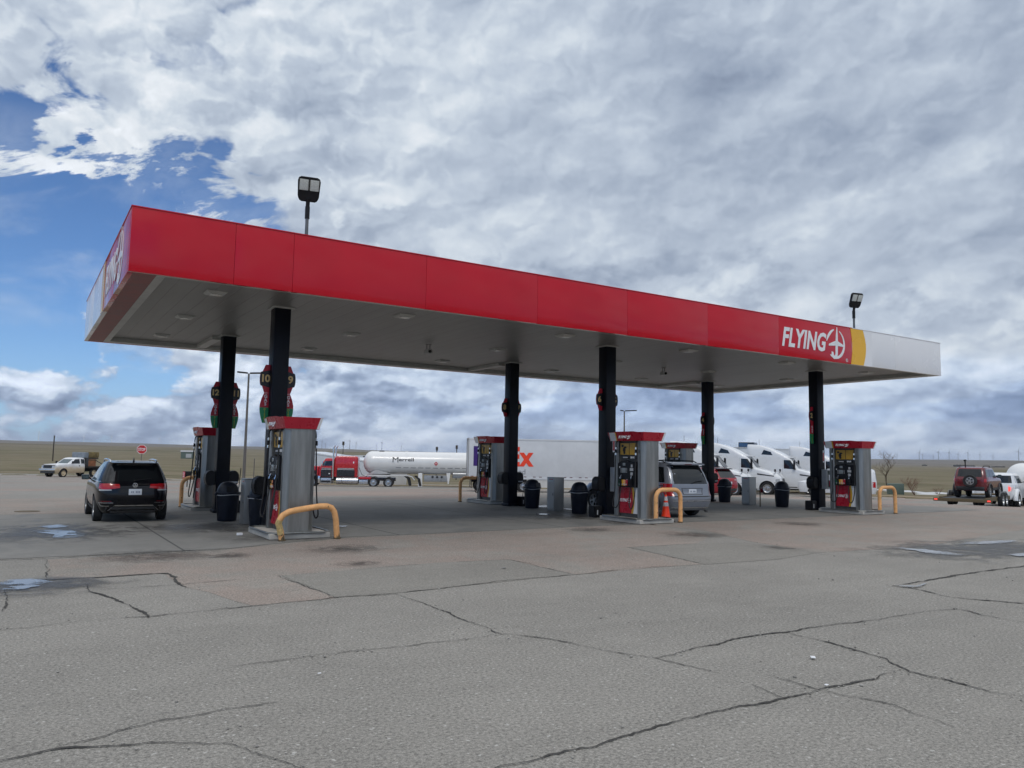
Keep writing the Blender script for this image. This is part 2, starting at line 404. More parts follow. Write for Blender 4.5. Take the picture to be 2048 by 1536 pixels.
def prof(a, d):
    ks = sorted(PROF); a = min(max(a, ks[0]), ks[-1])
    def one(tb):
        if d <= tb[0][0]: return tb[0][1]
        for (d0, e0), (d1, e1) in zip(tb, tb[1:]):
            if d <= d1: t_ = (math.log(d)-math.log(d0))/(math.log(d1)-math.log(d0)); return e0+(e1-e0)*t_*t_*(3-2*t_)
        return tb[-1][1]
    for k0, k1 in zip(ks, ks[1:]):
        if k0 <= a <= k1: t_ = (a-k0)/(k1-k0); return one(PROF[k0])*(1-t_)+one(PROF[k1])*t_
def land(x, y):
    a, d = azd(x, y); aa = a if a > -100 else a+360
    base = gz(x, y)
    if d < 95: return base
    e = prof(a, d)+.045*mn.fractal(Vector((a*.13, math.log(d)*2.2, 3.)), 1., 2., 4)*ss(150, 500, d)
    far = CAM.z+d*math.tan(R(e))
    return base+(far-base)*ss(95, 230, d)
def gmat(name):
    mt = bpy.data.materials.new(name); mt.use_nodes = True; t = NT(mt.node_tree); t.n.clear()
    p = t.new('ShaderNodeBsdfPrincipled'); o = t.new('ShaderNodeOutputMaterial'); t.l.new(p.outputs[0], o.inputs[0])
    pos = V(t, t.new('ShaderNodeNewGeometry').outputs['Position']); return mt, t, p, pos
def bump(t, p, h, st, dist=.01):
    bn = t.new('ShaderNodeBump'); bn.inputs['Strength'].default_value = st; bn.inputs['Distance'].default_value = dist; t.put(bn.inputs['Height'], h); t.l.new(bn.outputs[0], p.inputs['Normal'])
def asphalt(name, base, pink=0., speck=1., zones=True):
    mt, t, p, pos = gmat(name)
    x, y, z = t.sep(pos)
    grit = t.noise(pos, 38., 3, .75); grit2 = t.noise(pos, 105., 2, .7); stones = t.voro(pos, 30.)
    mott = t.noise(pos, .55, 5, .62, .4); mott2 = t.noise(pos, 3.2, 5, .6)
    zone = t.noise(pos, .16, 4, .6, .8); drive = t.noise(t.comb(x*.22, y*1.1, 3.), 1., 6, .62, .4)
    k = .90+(zone-.5)*.34+(drive-.5)*.30+(mott-.5)*.22+(mott2-.5)*.22+((grit-.5)*2.2+(grit2-.5)*1.6)*speck
    pf = t.step(t.noise(pos, .75, 6, .62, .6), .30, .62)*(.35+.65*pink)*pink
    c = t.mix(pf if not zones else 0., base, (.315, .250, .212)) if pink else base
    if zones:   # older pinkish overlay shows through in broad bands beyond the pumps
        dd = t.math('SQRT', (x+1.5)*(x+1.5)+(y+15.6)*(y+15.6))
        bands = t.noise(t.comb(x*.05+y*.02, y*.16-x*.05, 0.), 1.4, 4, .6, .6)
        c = t.mix(t.step(bands, .47, .58)*t.step(dd, 26., 36.)*.8, base, (.32, .245, .208))
    c = t.mul(c, t.comb(k, k, k))
    lightst = t.step(t.noise(pos, 19., 2, .5), .60, .66)*t.step(stones, .40, .20)
    pit = t.step(t.noise(pos, 27., 2, .5), .62, .70)
    c = t.mix(pit*.5*speck, c, (.08, .078, .07))
    c = t.mix(lightst*.85*speck, c, (.50, .49, .46))
    dk = t.step(t.noise(t.comb(x*.8, y*2.6, 0.), 1.1, 6, .65, .5), .60, .80)
    c = t.mix(dk*.35, c, (.07, .07, .068))
    t.put(p.inputs['Base Color'], c); p.inputs['Roughness'].default_value = .88; p.inputs['Specular IOR Level'].default_value = .35
    bump(t, p, grit+mott2*.6, .45*speck+.1, .012)
    return mt
ASPH = asphalt('asphalt', (.276, .262, .235)); PINK = asphalt('pink_aggregate', (.290, .270, .238), .8, .9, False); GREYP = asphalt('grey_overlay', (.250, .237, .210), 0., .7, False)
mt, t, p, pos = gmat('concrete'); x, y, z = t.sep(pos)
n1 = t.noise(pos, .7, 6, .62, .5); n2 = t.noise(pos, 6., 5, .6); n3 = t.noise(pos, 70., 3, .6)
st = t.noise(t.comb(x*.55, y*.35, 0.), 1.3, 7, .66, .9)
k = .80+(n1-.5)*.5+(n2-.5)*.24+(n3-.5)*.30
c = t.mul((.262, .252, .230), t.comb(k, k, k))
worn = t.step(st, .50, .72)*t.step(y, -.9, 1.2)
c = t.mix(worn*.55, c, (.055, .055, .052))
def joint(v, per, off, wd):
    f = t.math('FRACT', (v+off)/per); return 1.0-t.step(t.math('ABSOLUTE', f-.5), wd*.5/per, wd/per)
j = t.math('MAXIMUM', joint(x, 4.6, 1.2, .028), joint(y, 4.4, 3.6, .028))
c = t.mix(j*.8, c, (.045, .045, .043))
t.put(p.inputs['Base Color'], c); t.put(p.inputs['Roughness'], .82-worn*.25); bump(t, p, n3+n2-j*2., .22, .01); CONC = mt
mt, t, p, pos = gmat('prairie'); x, y, z = t.sep(pos)
dd = t.math('SQRT', x*x+y*y); ld = t.math('LOGARITHM', dd+20., 2.718)
aa = t.math('ARCTAN2', x, y)
bands = t.noise(t.comb(aa*2.4, ld*6.5, 0.), 1.6, 6, .62, .5); tuft = t.noise(pos, .9, 6, .7); patch = t.noise(pos, .012, 6, .6, .6); fieldn = t.noise(t.comb(aa*7., ld*13., 4.), 1.2, 5, .6)
c = t.ramp(bands, [(.32, (.085, .086, .042)), (.42, (.140, .120, .074)), (.47, (.200, .165, .112)), (.53, (.125, .116, .064)), (.58, (.205, .172, .115)), (.66, (.140, .118, .080)), (.74, (.235, .200, .142))])
c = t.mix(t.step(fieldn, .55, .7)*.5, c, (.095, .085, .055))
k = .80+(tuft-.5)*.7+(patch-.5)*.5+.2
c = t.mul(c, t.comb(k, k, k))
c = t.mix(t.step(dd, 700., 3200.)*.55, c, (.135, .118, .105))  # distant haze put into the colour, greying the far land
t.put(p.inputs['Base Color'], c); p.inputs['Roughness'].default_value = 1.; p.inputs['Specular IOR Level'].default_value = .1; PRAIRIE = mt
mt, t, p, pos = gmat('dry_verge'); n = t.noise(pos, 1.6, 6, .7)
t.put(p.inputs['Base Color'], t.ramp(n, [(.3, (.14, .115, .06)), (.5, (.26, .20, .125)), (.7, (.34, .27, .18))])); p.inputs['Roughness'].default_value = 1.; bump(t, p, n, .6, .05); VERGE = mt

AZS = [i*1.0 for i in range(-180, -12, 6)]+[-12+i*.6 for i in range(150)]+[78+i*6 for i in range(18)]
AZS = [a for a in AZS if a < 180]
def polar_sheet(name, rad, zf, mat, rfun=None, kind='structure', azs=None, close=True):
    mb = MB(); azs = azs or AZS; rows = []
    for a in azs:
        rows.append([mb.bm.verts.new((*polar(r, a), zf(*polar(r, a), a, r))) for r in (rfun(a) if rfun else rad)])
    n = len(rows)
    for i in range(n if close else n-1):
        A, B = rows[i], rows[(i+1) % n]
        for j in range(len(A)-1): mb.bm.faces.new((A[j], A[j+1], B[j+1], B[j]))
    if close: mb.bm.faces.new([r[0] for r in rows])
    o = mb.build(name, mat, smooth=60); tag(o, kind=kind); return o
rads = [6, 20, 34]+[36+i*2 for i in range(32)]+[100*1.07**i for i in range(74)]
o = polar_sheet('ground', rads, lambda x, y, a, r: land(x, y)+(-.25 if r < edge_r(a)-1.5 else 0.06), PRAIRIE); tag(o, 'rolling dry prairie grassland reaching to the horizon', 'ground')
def prad(a):
    e = edge_r(a); return [.6, 3, 8, 15, 22, 29, 34]+[34+(e-34)*i/34 for i in range(1, 35)]
o = polar_sheet('pavement', None, lambda x, y, a, r: gz(x, y), ASPH, prad); tag(o, 'worn grey asphalt lot with pinkish bands', 'pavement')
# kerb and the dry verge behind it
VA = [-12+i*.6 for i in range(150)]
def ring_strip(name, a0, a1, r0, r1, h, mat, label, cat, w2=None):
    mb = MB(); A = [a for a in VA if a0 <= a <= a1]; rows = []
    for a in A:
        e = edge_r(a); row = []
        for r, dz in ((e+r0, -.2), (e+r0, h), (e+r1, h), (e+r1, -.3)): row.append(mb.bm.verts.new((*polar(r, a), gz(*polar(r, a))+dz)))
        rows.append(row)
    for P0, P1 in zip(rows, rows[1:]):
        for j in range(3): mb.bm.faces.new((P0[j], P0[j+1], P1[j+1], P1[j]))
    o = mb.build(name, mat, smooth=30); tag(o, label, cat, kind='structure'); return o
ring_strip('kerb', -12, 18, -.05, .25, .13, M['kerb_concrete'], 'pale concrete kerb along the far side of the lot', 'kerb')
ring_strip('verge', 4.5, 18, .26, 5.5, .10, VERGE, 'strip of dry brown grass behind the kerb', 'verge')
ring_strip('verge', 18, 40, -.3, 2.8, .07, VERGE, 'dry brown verge beyond the parked tanker', 'verge')
ring_strip('kerb', 20, 44, 2.9, 3.3, .14, M['kerb_concrete'], 'pale kerb beyond the tank trailer', 'kerb')
ring_strip('verge', 52, 77, -.2, 3., .08, VERGE, 'dry brown verge beyond the car trailer', 'verge')

# sheets lying on the level part of the lot
def drape(name, poly, mat, dz, label, cat='pavement', jit=.0, sub=.35):
    mb = MB(); pts = []
    n = len(poly)
    for i in range(n):
        a, b2 = Vector(poly[i]), Vector(poly[(i+1) % n]); L = (b2-a).length; k = max(1, int(L/sub))
        nn = Vector((-(b2-a).y, (b2-a).x))/max(L, 1e-6)
        for q in range(k):
            pnt = a+(b2-a)*q/k
            if jit: pnt = pnt+nn*jit*mn.fractal(Vector((pnt.x*1.7, pnt.y*1.7, 1.)), 1., 2., 3)
            pts.append(pnt)
    mb.face([(p_.x, p_.y, gz(p_.x, p_.y)+dz) for p_ in pts])
    bmesh.ops.triangulate(mb.bm, faces=mb.bm.faces[:])
    o = mb.build(name, mat, smooth=0)
    if o.data.polygons[0].normal.z < 0: o.data.flip_normals()
    tag(o, label, cat, kind='structure'); return o

# pavement joints, cracks, puddles and stains, in metres
CRACKS = [[(-1.76,-6.49),(-1.28,-6.5),(-0.89,-6.39),(-0.2,-6.45),(0.41,-6.43),(1.14,-6.35),(1.91,-6.31),(2.64,-6.38),(4.58,-6.09),(5.69,-6.11),(7.03,-5.94),(8.37,-6.19)],[(-0.64,-3.98),(-0.61,-4.61),(-0.48,-5.06),(-0.33,-5.66),(-0.25,-6.27),(-0.22,-6.52)],[(-1.87,-0.86),(-0.98,-1.01),(0.16,-0.83),(1.53,-0.83),(2.47,-0.58)],[(-1.0,-1.13),(-1.04,-3.33)],[(-1.79,-3.32),(-1.04,-3.33),(-0.42,-3.39),(0.4,-3.38),(0.47,-3.82),(0.42,-4.5),(0.45,-4.74)],[(-1.57,-3.6),(-0.64,-3.98)],[(-1.53,-3.62),(-1.5,-4.72),(-1.52,-5.49)],[(1.75,-4.3),(1.8,-4.96),(1.88,-5.75),(1.87,-6.33)],[(2.64,-6.38),(2.66,-6.92),(2.7,-7.39),(2.65,-7.85),(2.66,-8.37),(2.65,-8.93),(2.76,-9.0),(3.02,-9.48),(3.19,-10.01),(3.36,-10.35),(3.41,-10.61),(3.48,-10.99)],[(0.09,-8.84),(1.1,-8.87),(1.87,-8.91),(2.65,-8.93)],[(-1.54,-10.25),(-1.28,-10.21),(-1.1,-10.21),(-0.85,-10.32),(-0.61,-10.4),(-0.46,-10.48),(-0.28,-10.63),(-0.24,-10.8),(-0.16,-10.92),(-0.08,-11.14),(-0.01,-11.37)],[(0.69,-11.77),(0.91,-11.71),(1.27,-11.7),(1.52,-11.71),(1.73,-11.7),(2.09,-11.66),(2.57,-11.64),(3.05,-11.66),(3.51,-11.69),(3.82,-11.68),(4.2,-11.68),(4.82,-11.68)],[(3.36,-10.35),(3.95,-10.25),(4.78,-10.19),(5.53,-10.21),(6.74,-10.29),(7.84,-10.29),(8.25,-10.43),(8.14,-10.77),(8.12,-11.31)],[(5.28,-10.21),(5.27,-10.86),(5.2,-11.36),(4.94,-11.72),(5.01,-12.04),(4.97,-12.37),(5.1,-12.62)],[(3.83,-11.19),(3.82,-11.5),(3.84,-11.67),(3.98,-12.16),(3.93,-12.44),(3.89,-12.67)],[(3.47,-11.31),(3.41,-11.68)],[(9.18,-9.0),(9.27,-9.28),(9.03,-9.89),(9.49,-10.71)],[(9.18,-9.0),(10.15,-8.93),(11.5,-8.81),(13.89,-8.79)],[(5.74,-4.27),(5.69,-6.11)],[(8.86,-3.58),(8.37,-6.19)],[(8.85,-3.67),(10.79,-3.75)],[(11.8,-5.17),(11.57,-6.2)],[(-1.23,-10.18),(-0.57,-9.95),(0.18,-9.96)],[(-0.51,-4.47),(0.36,-4.48),(1.2,-4.43)],]
PUDDLES = [[(-1.15,4.04),(-0.51,4.02),(-0.25,2.76),(-0.34,2.06),(-0.8,2.35),(-0.73,2.96),(-1.03,3.52)],[(-1.58,-3.2),(-1.24,-3.28),(-1.05,-3.6),(-1.25,-3.76),(-1.57,-3.6)],[(-1.52,-3.8),(-1.3,-3.74),(-1.13,-3.91),(-1.3,-4.07),(-1.53,-4.11)],[(14.06,-6.08),(14.39,-6.32),(14.17,-7.39),(13.68,-7.41),(13.69,-6.83)],[(16.11,-6.17),(17.21,-6.21),(18.36,-6.48),(17.31,-6.7),(16.17,-6.41)],[(15.01,-7.77),(15.7,-7.92),(14.78,-8.32)],[(9.24,-8.98),(9.45,-9.18),(9.86,-9.09),(9.31,-9.3),(9.22,-9.16)],[(-0.95,4.96),(-0.55,5.34),(-0.43,4.62),(-0.78,4.38)],[(5.13,2.71),(5.39,2.61),(5.24,2.38),(5.05,2.46)],[(5.0,-5.09),(5.1,-5.08),(5.05,-5.18)],[(12.24,4.5),(12.58,4.38),(12.24,3.86),(11.89,3.98)],[(14.33,7.55),(15.23,8.15),(14.45,6.95),(13.74,6.64)],[(14.45,6.15),(14.67,5.82),(14.25,5.45)]]
STAINS = [(0.56,-1.31,0.89,0.75),(1.65,-1.81,0.27,0.27),(3.74,-1.66,0.62,0.54),(17.36,-1.25,0.61,0.57),(11.73,-5.04,0.27,0.29),(12.06,-2.37,0.73,0.63),(3.25,-3.64,0.25,0.17),(3.23,0.76,1.1,0.7),(25.06,-1.35,1.36,0.72),(10.48,-0.4,0.56,0.4),(12.57,0.92,0.42,0.5),(2.71,2.47,0.48,0.35)]
drape('concrete_pad', [(-30, -.95), (-2, -.80), (1.8, -.80), (2.8, -.35), (4.5, .25), (10.4, .45), (18, .45), (30.5, .35), (30.5, 12.6), (2.7, 12.6), (2.2, 8.95), (-30, 8.6)], CONC, .0055, 'stained grey concrete pad under the fuel canopy', 'concrete pad', .05, .5)
drape('pink_pavement', [(-.98,-1.14),(1.76,-.94),(2.72,-.51),(4.45,.10),(10.19,.34),(13.15,.30),(12.22,-2.68),(10.72,-3.72),(8.86,-3.62),(8.37,-6.12),(7.03,-6.02),(5.72,-6.09),(5.74,-4.2),(4.42,-4.02),(1.78,-4.3),(1.89,-6.30),(.86,-6.34),(.65,-5.25),(.45,-4.74),(.42,-4.28),(.4,-3.40),(-1.0,-3.31)], PINK, .0025, 'pinkish exposed aggregate pavement in front of the pad', 'pavement', .07)
drape('pink_pavement', [(13.0,.30),(29.5,.20),(31.5,-.6),(24.77,-4.46),(14.79,-6.2),(11.8,-5.9),(12.1,-4.06),(13.1,-1.8)], PINK, .0025, 'pinkish pavement in front of the right half of the canopy', 'pavement', .09)
drape('patched_pavement', [(1.80,-4.33),(4.42,-4.05),(5.70,-4.22),(5.66,-6.07),(2.72,-6.33),(1.92,-6.28)], GREYP, .0040, 'darker grey asphalt patch between two cracks', 'pavement', .02)
drape('patched_pavement', [(8.90,-3.66),(10.72,-3.76),(11.95,-4.1),(11.6,-5.95),(10.12,-6.25),(8.42,-6.15)], GREYP, .0040, 'grey asphalt patch beside the pink panel', 'pavement', .03)
CRK = mk('crack_dirt', (.052, .049, .044), .95, var=.4, scale=14)
rc = random.Random(3)
mb = MB()
WID = {0: .012, 2: .024, 8: .011, 9: .007, 10: .014, 11: .015, 12: .014, 13: .017, 14: .008, 4: .045, 1: .026, 16: .03, 17: .03}
for ci, poly in enumerate(CRACKS):
    P = []
    for (a, b2) in zip(poly, poly[1:]):
        a, b2 = Vector(a), Vector(b2); L = (b2-a).length; k = max(2, int(L/.035)); nn = Vector((-(b2-a).y, (b2-a).x)).normalized()
        for q in range(k):
            p_ = a+(b2-a)*q/k; f = mn.fractal(Vector((p_.x*3.1, p_.y*3.1, ci*3.7)), 1., 2., 4)
            P.append((p_+nn*(f*.040+.017*mn.noise(Vector((p_.x*16, p_.y*16, ci)))), nn))
    P.append((Vector(poly[-1]), P[-1][1]))
    w0 = WID.get(ci, .009); N = len(P); vs = []
    for i, (p_, nn) in enumerate(P):
        e = min(1., 6*min(i, N-1-i)/N+.25); wd = w0*e*(.25+1.5*max(0, .45+mn.fractal(Vector((p_.x*2.3, p_.y*2.3, 40+ci)), 1., 2., 3)))*(1+.8*mn.noise(Vector((p_.x*23, p_.y*23, ci+.5))))+.0022
        vs.append((mb.bm.verts.new((p_.x+nn.x*wd/2, p_.y+nn.y*wd/2, .0080)), mb.bm.verts.new((p_.x-nn.x*wd/2, p_.y-nn.y*wd/2, .0080))))
    for A, B in zip(vs, vs[1:]): mb.bm.faces.new((A[0], B[0], B[1], A[1]))
o = mb.build('pavement_crack', CRK, smooth=0); tag(o, 'dark meandering cracks and joints in the asphalt', 'cracks', kind='structure')
for f in o.data.polygons: pass
# puddles: shallow water in low spots with damp asphalt round it

def alpha_mat(name, col, dens, rough, sc=2.2, soft=(.15, .62)):
    mt, t, p, pos = gmat(name); g = t.new('ShaderNodeTexCoord').outputs['Generated']
    gx, gy, gz_ = t.sep(g); r = t.math('SQRT', (gx-.5)*(gx-.5)*4.+(gy-.5)*(gy-.5)*4.)
    n = t.noise(pos, sc, 6, .65, .5); n2 = t.noise(pos, 45., 2, .6)
    a = (1.0-t.step(r*.9+(n-.5)*2.8, soft[0], .92))*(.55+n2*.7)*t.step(n, .30, soft[1])*dens
    t.put(p.inputs['Base Color'], col); t.put(p.inputs['Alpha'], t.math('MULTIPLY', a, 1., clamp=True)); p.inputs['Roughness'].default_value = rough; return mt
WATER = alpha_mat('water', (.24, .24, .235), 1.5, .22, 3.2, (.35, .52)); STAIN = alpha_mat('oil_stain', (.040, .037, .034), .72, .7, 2.6); DAMP = alpha_mat('damp', (.060, .059, .057), .75, .45, 1.6, (.25, .5))
def quad_sheet(name, cx, cy, ax, ay, z, mat, label, cat):
    mb = MB(); mb.grid(None, 2, 2, lambda u, v: (cx+(u-.5)*2*ax, cy+(v-.5)*2*ay, z+gz(cx, cy))); o = mb.build(name, mat, smooth=0)
    if o.data.polygons[0].normal.z < 0: o.data.flip_normals()
    tag(o, label, cat, kind='structure')
drape('pink_pavement', [(-30, 8.66), (2.15, 9.0), (2.4, 16.5), (-30, 17.5)], PINK, .0030, 'pinkish pavement beyond the pad at the left', 'pavement', .12)
mb = MB(); mb.lathe([(.31, .0), (.31, .012), (.0, .012)], 24, Matrix.Translation((-1.15, 10.1, 0))); o = mb.build('manhole_cover', M['rust']); tag(o, 'round dark manhole cover in the pinkish pavement at the left', 'manhole cover')
for i, (cx, cy, ax, ay) in enumerate(q_ for q_ in STAINS if q_[0] < 25): quad_sheet('oil_stain', cx, cy, ax*1.25+.15, ay*1.25+.15, .0095+i*.0004, STAIN, 'dark oil stain soaked into the pavement', 'stain')
for i, (cx, cy, ax, ay) in enumerate(((15.6, -7.0, 3.4, 1.7), (-1.2, -3.8, 1.2, .9), (-.7, 3.6, 1.6, 2.4), (2.2, 3.6, 1.6, 1.5), (13.2, 3.2, 2.6, 1.4))): quad_sheet('damp_patch', cx, cy, ax, ay, .0148+i*.0005, DAMP, 'damp dark patch of pavement', 'damp patch')
for i, poly in enumerate(PUDDLES):
    c = Vector((sum(p_[0] for p_ in poly)/len(poly), sum(p_[1] for p_ in poly)/len(poly)))
    fine = []
    for a, b2 in zip(poly, poly[1:]+poly[:1]):
        for q in range(6):
            p_ = Vector(a)+(Vector(b2)-Vector(a))*q/6; p_ = c+(p_-c)*(1.12+.28*mn.fractal(Vector((p_.x*2.2, p_.y*2.2, i)), 1., 2., 3)); fine.append(tuple(p_))
    drape('puddle', fine, WATER, .0180+i*.0003, 'shallow puddle of rainwater on the lot', 'puddle')

# ---------------------------------------------------------------- canopy
L, W, HB, FH = 27.32, 11.10, 5.036, 1.217
HS = HB+.13; HT = HB+FH; XI = [3.5655, 13.532, 23.586]; YF, YB = 2.6665, 8.0796
mt, t, p, pos = gmat('soffit_panels'); x, y, z = t.sep(pos)
f = t.math('FRACT', x/.405); gr = 1.0-t.step(t.math('ABSOLUTE', f-.5), .018, .045)
f2 = t.math('FRACT', (y+.2)/3.66); gr2 = 1.0-t.step(t.math('ABSOLUTE', f2-.5), .002, .005)
n = t.noise(t.comb(x*2.2, y*.35, 0.), 1.6, 5, .6); n2 = t.noise(pos, .6, 3, .5)
pan = t.noise(t.comb(t.math('FLOOR', x/.405), 3., 1.), 1.7, 1, .5)
k = .82+(n-.5)*.28+(n2-.5)*.12+(pan-.5)*.22
c = t.mul((.245, .25, .24), t.comb(k, k, k)); c = t.mix(t.math('MAXIMUM', gr*.52, gr2*.25), c, (.12, .12, .115))
t.put(p.inputs['Base Color'], c); p.inputs['Roughness'].default_value = .42; p.inputs['Specular IOR Level'].default_value = .5; bump(t, p, gr*-1., .5, .01); SOFFIT = mt
can = thing('fuel_canopy', 'long flat fuel canopy with red, yellow and white fascia on six black columns', 'fuel canopy', (0, 0, 0))
TH = .10
def panel(name, mat, x0, x1, y0, y1, z0=HB, z1=HT, bev=.004): mb = MB(); mb.box(x0, x1, y0, y1, z0, z1, bev); return mb.build(name, mat, can)
seams = [0, 1.87, 3.03, 6.05, 9.10, 12.01, 15.05, 18.16, 21.88, 24.37, L]
for i, (a, b2) in enumerate(zip(seams, seams[1:])): panel('fascia_panel', M['fascia_red'] if i < 8 else M['fascia_white'], a+.003+(TH if i == 0 else 0)*0, b2-.003, 0, TH)
for a, b2 in zip(range(0, 9), range(1, 10)): panel('fascia_panel', M['fascia_red'], L*a/9+.003, L*b2/9-.003, W-TH, W)
panel('fascia_panel', M['fascia_red'], 0, TH, TH+.003, 2.6); panel('fascia_panel', M['fascia_red'], 0, TH, 2.606, 5.05); panel('fascia_panel', M['fascia_white'], 0, TH, 5.056, 8.1); panel('fascia_panel', M['fascia_white'], 0, TH, 8.106, W-TH-.003)
for a, b2 in ((TH+.003, 3.7), (3.706, 7.4), (7.406, W-TH-.003)): panel('fascia_panel', M['fascia_white'], L-TH, L, a, b2)
def bowed(n, z0, z1, a, bow): return [(a+bow*math.sin(math.pi*(i/n)), z0+(z1-z0)*i/n) for i in range(n+1)]
lft = bowed(10, HB+.002, HT-.002, 21.80, .09); rgt = bowed(10, HB+.002, HT-.002, 22.50, .16)
mb = MB(); mb.prism([(x_, -.006, z_) for x_, z_ in lft]+[(x_, -.006, z_) for x_, z_ in rgt[::-1]], (0, .005, 0)); mb.build('fascia_stripe', M['fascia_yellow'], can, smooth=0)
mb = MB(); mb.prism([(x_, -.0035, z_) for x_, z_ in rgt]+[(23.0, -.0035, HT-.002), (23.0, -.0035, HB+.002)], (0, .003, 0)); mb.build('fascia_stripe', M['fascia_white'], can, smooth=0)
lft = bowed(10, HB+.002, HT-.002, 5.0, .10); rgt = bowed(10, HB+.002, HT-.002, 5.55, .15)
mb = MB(); mb.prism([(-.006, y_, z_) for y_, z_ in lft]+[(-.006, y_, z_) for y_, z_ in rgt[::-1]], (.005, 0, 0)); mb.build('fascia_stripe', M['fascia_yellow'], can, smooth=0)
winged_logo(3.25, M['letter_white'], (19.98, -.006, 5.66), (1, 0, 0), (0, 0, 1), can, reg=True)
winged_logo(3.6, M['letter_white'], (-.006, 2.75, 5.66), (0, -1, 0), (0, 0, 1), can)
# thin dark edge cap along the top of the fascia
for a in ((-.012, 21.9, -.012, .06), (21.905, L+.012, -.012, .06), (0-.012, L+.012, W-.06, W+.012), (-.012, .06, .061, W-.061), (L-.06, L+.012, .061, W-.061)):
    mb = MB(); mb.box(*a, HT+.001, HT+.022); mb.build('edge_cap', M['fascia_white'] if a[0] > 20 else M['fascia_red'], can)
mb = MB(); mb.box(TH+.01, L-TH-.01, TH+.01, W-TH-.01, HT-.35, HT-.30); mb.build('roof_deck', M['galv'], can)  # unseen lid, added just to block the sky above the soffit
# underside: lip, trims and ribbed soffit
mb = MB(); mb.box(.62, L-.45, .16, W-.42, HS, HS+.05); mb.build('soffit', SOFFIT, can)
for nm, mt_, a in (('lip', 'lip_red', (.012, .50, TH+.004, W-TH-.004)), ('trim', 'trim_grey', (.505, .66, TH+.004, W-.46))):
    mb = MB(); mb.box(*a, HB+.004, HS+.04); mb.build(nm, M[mt_], can)
mb = MB(); mb.box(.505, L-.012, W-.455, W-TH-.004, HB+.006, HS+.045); mb.build('trim', M['trim_grey'], can)
mb = MB(); mb.box(L-.50, L-.012-TH, TH+.004, W-.46, HB+.006, HS+.045); mb.build('trim', M['trim_grey'], can)
mb = MB(); mb.box(.665, L-.505, TH+.004, .19, HB+.006, HS+.045); mb.build('trim', M['trim_grey'], can)
for xi in XI:
    mb = MB(); mb.box(xi-.42, xi-.16, YB+.26, W-.46, HB+.03, HS-.001); mb.build('gutter_duct', M['trim_grey'], can)
# columns
for xi in XI:
    for y_ in (YF, YB):
        mb = MB(); mb.box(xi-.19, xi+.19, y_-.19, y_+.19, .0, HS-.002, .03); c_ = mb.build('column', M['column_paint'], can)
        mb = MB(); mb.box(xi-.26, xi+.26, y_-.26, y_+.26, HS-.030, HS-.003); mb.build('column_flange', M['trim_grey'], c_)
        mb = MB(); mb.box(xi-.23, xi+.23, y_-.23, y_+.23, .014, .10, .015); mb.build('column_base', M['column_paint'], c_)
# downlights set in the soffit, three rows
for xl in (1.88, 6.3, 11.2, 16.0, 20.7, 25.3):
    for yl in (1.7, 5.3, 9.1):
        mb = MB(); mb.lathe([(.30, HS+.005), (.30, HS-.012), (.245, HS-.045), (.16, HS-.05)], 4, Matrix.Translation((xl, yl, 0)) @ Matrix.Rotation(R(45), 4, 'Z')); dl = mb.build('downlight', M['trim_grey'], can, smooth=0)
        mb = MB(); mb.box(xl-.11, xl+.11, yl-.11, yl+.11, HS-.062, HS-.0505); mb.build('lens', M['led_lens'], dl)
for (x_, y_) in ((9.0, 5.8), (18.6, 5.55)):
    s_ = thing('security_camera', 'small box camera hanging from the soffit, '+('left one near the middle' if x_ < 10 else 'right one'), 'camera', (x_, y_, HS), 0, 'cameras under the canopy')
    mb = MB(); mb.cyl((-.05, 0, 0), (-.05, 0, -.16), .012, n=8); mb.cyl((.05, 0, 0), (.05, 0, -.16), .012, n=8); mb.box(-.08, .08, -.05, .05, -.012, -.001); mb.build('mount', M['dark_steel'], s_)
    mb = MB(); mb.box(-.09, .09, -.10, .10, -.29, -.16, .015); mb.build('housing', M['soft_grey'], s_)
    mb = MB(); mb.lathe([(.05, 0), (.05, .03)], 14, Matrix.Translation((0, -.101, -.225)) @ Matrix.Rotation(R(90), 4, 'X')); mb.build('lens', M['glass_dark'], s_)
# floodlights standing on the canopy roof
def flood(x_, y_, rz, label):
    f_ = thing('flood_light', label, 'flood light', (x_, y_, HT-.30), rz, 'flood lights on the canopy roof')
    mb = MB(); mb.cyl((0, 0, 0), (0, 0, 1.72), .045, .040, 12); mb.box(-.1, .1, -.1, .1, 0, .02); mb.build('pole', M['dark_steel'], f_)
    mb = MB(); mb.cyl((0, 0, 1.50), (0, 0, 1.80), .058, n=12); mb.tube([(0, 0, 1.78), (0, -.02, 1.88), (0, -.07, 2.0)], [.05, .05, .06], 10); mb.build('bracket', M['black_plastic'], f_)
    Mx = Matrix.Translation((0, -.13, 2.20)) @ Matrix.Rotation(R(112), 4, 'X')          # head: lens side faces down and out
    mb = MB(); prof_ = [(-.25, -.20), (-.19, -.30), (.19, -.30), (.25, -.20), (.27, .22), (.22, .29), (-.22, .29), (-.27, .22)]
    vs = [Mx @ Vector((a, b2, -.05)) for a, b2 in prof_]; mb.prism(vs, Mx.to_3x3() @ Vector((0, 0, .10)))
    bmesh.ops.bevel(mb.bm, geom=mb.bm.edges[:], offset=.02, segments=2, affect='EDGES'); hd = mb.build('head', M['black_plastic'], f_)
    for sx in (-.125, .125):
        mb = MB(); mb.box(sx-.10, sx+.10, -.03, .23, .052, .075, .012, Mx); mb.build('lens', M['led_lens'], hd)
        mb = MB()
        for q in range(10): mb.box(sx-.112, sx-.101, -.02+q*.026, -.006+q*.026, .052, .07, 0, Mx); mb.box(sx+.101, sx+.112, -.02+q*.026, -.006+q*.026, .052, .07, 0, Mx)
        mb.build('cooling_fin', M['chrome'], hd)
flood(4.10, 2.7, R(-12), 'black twin panel floodlight above the left end of the canopy')
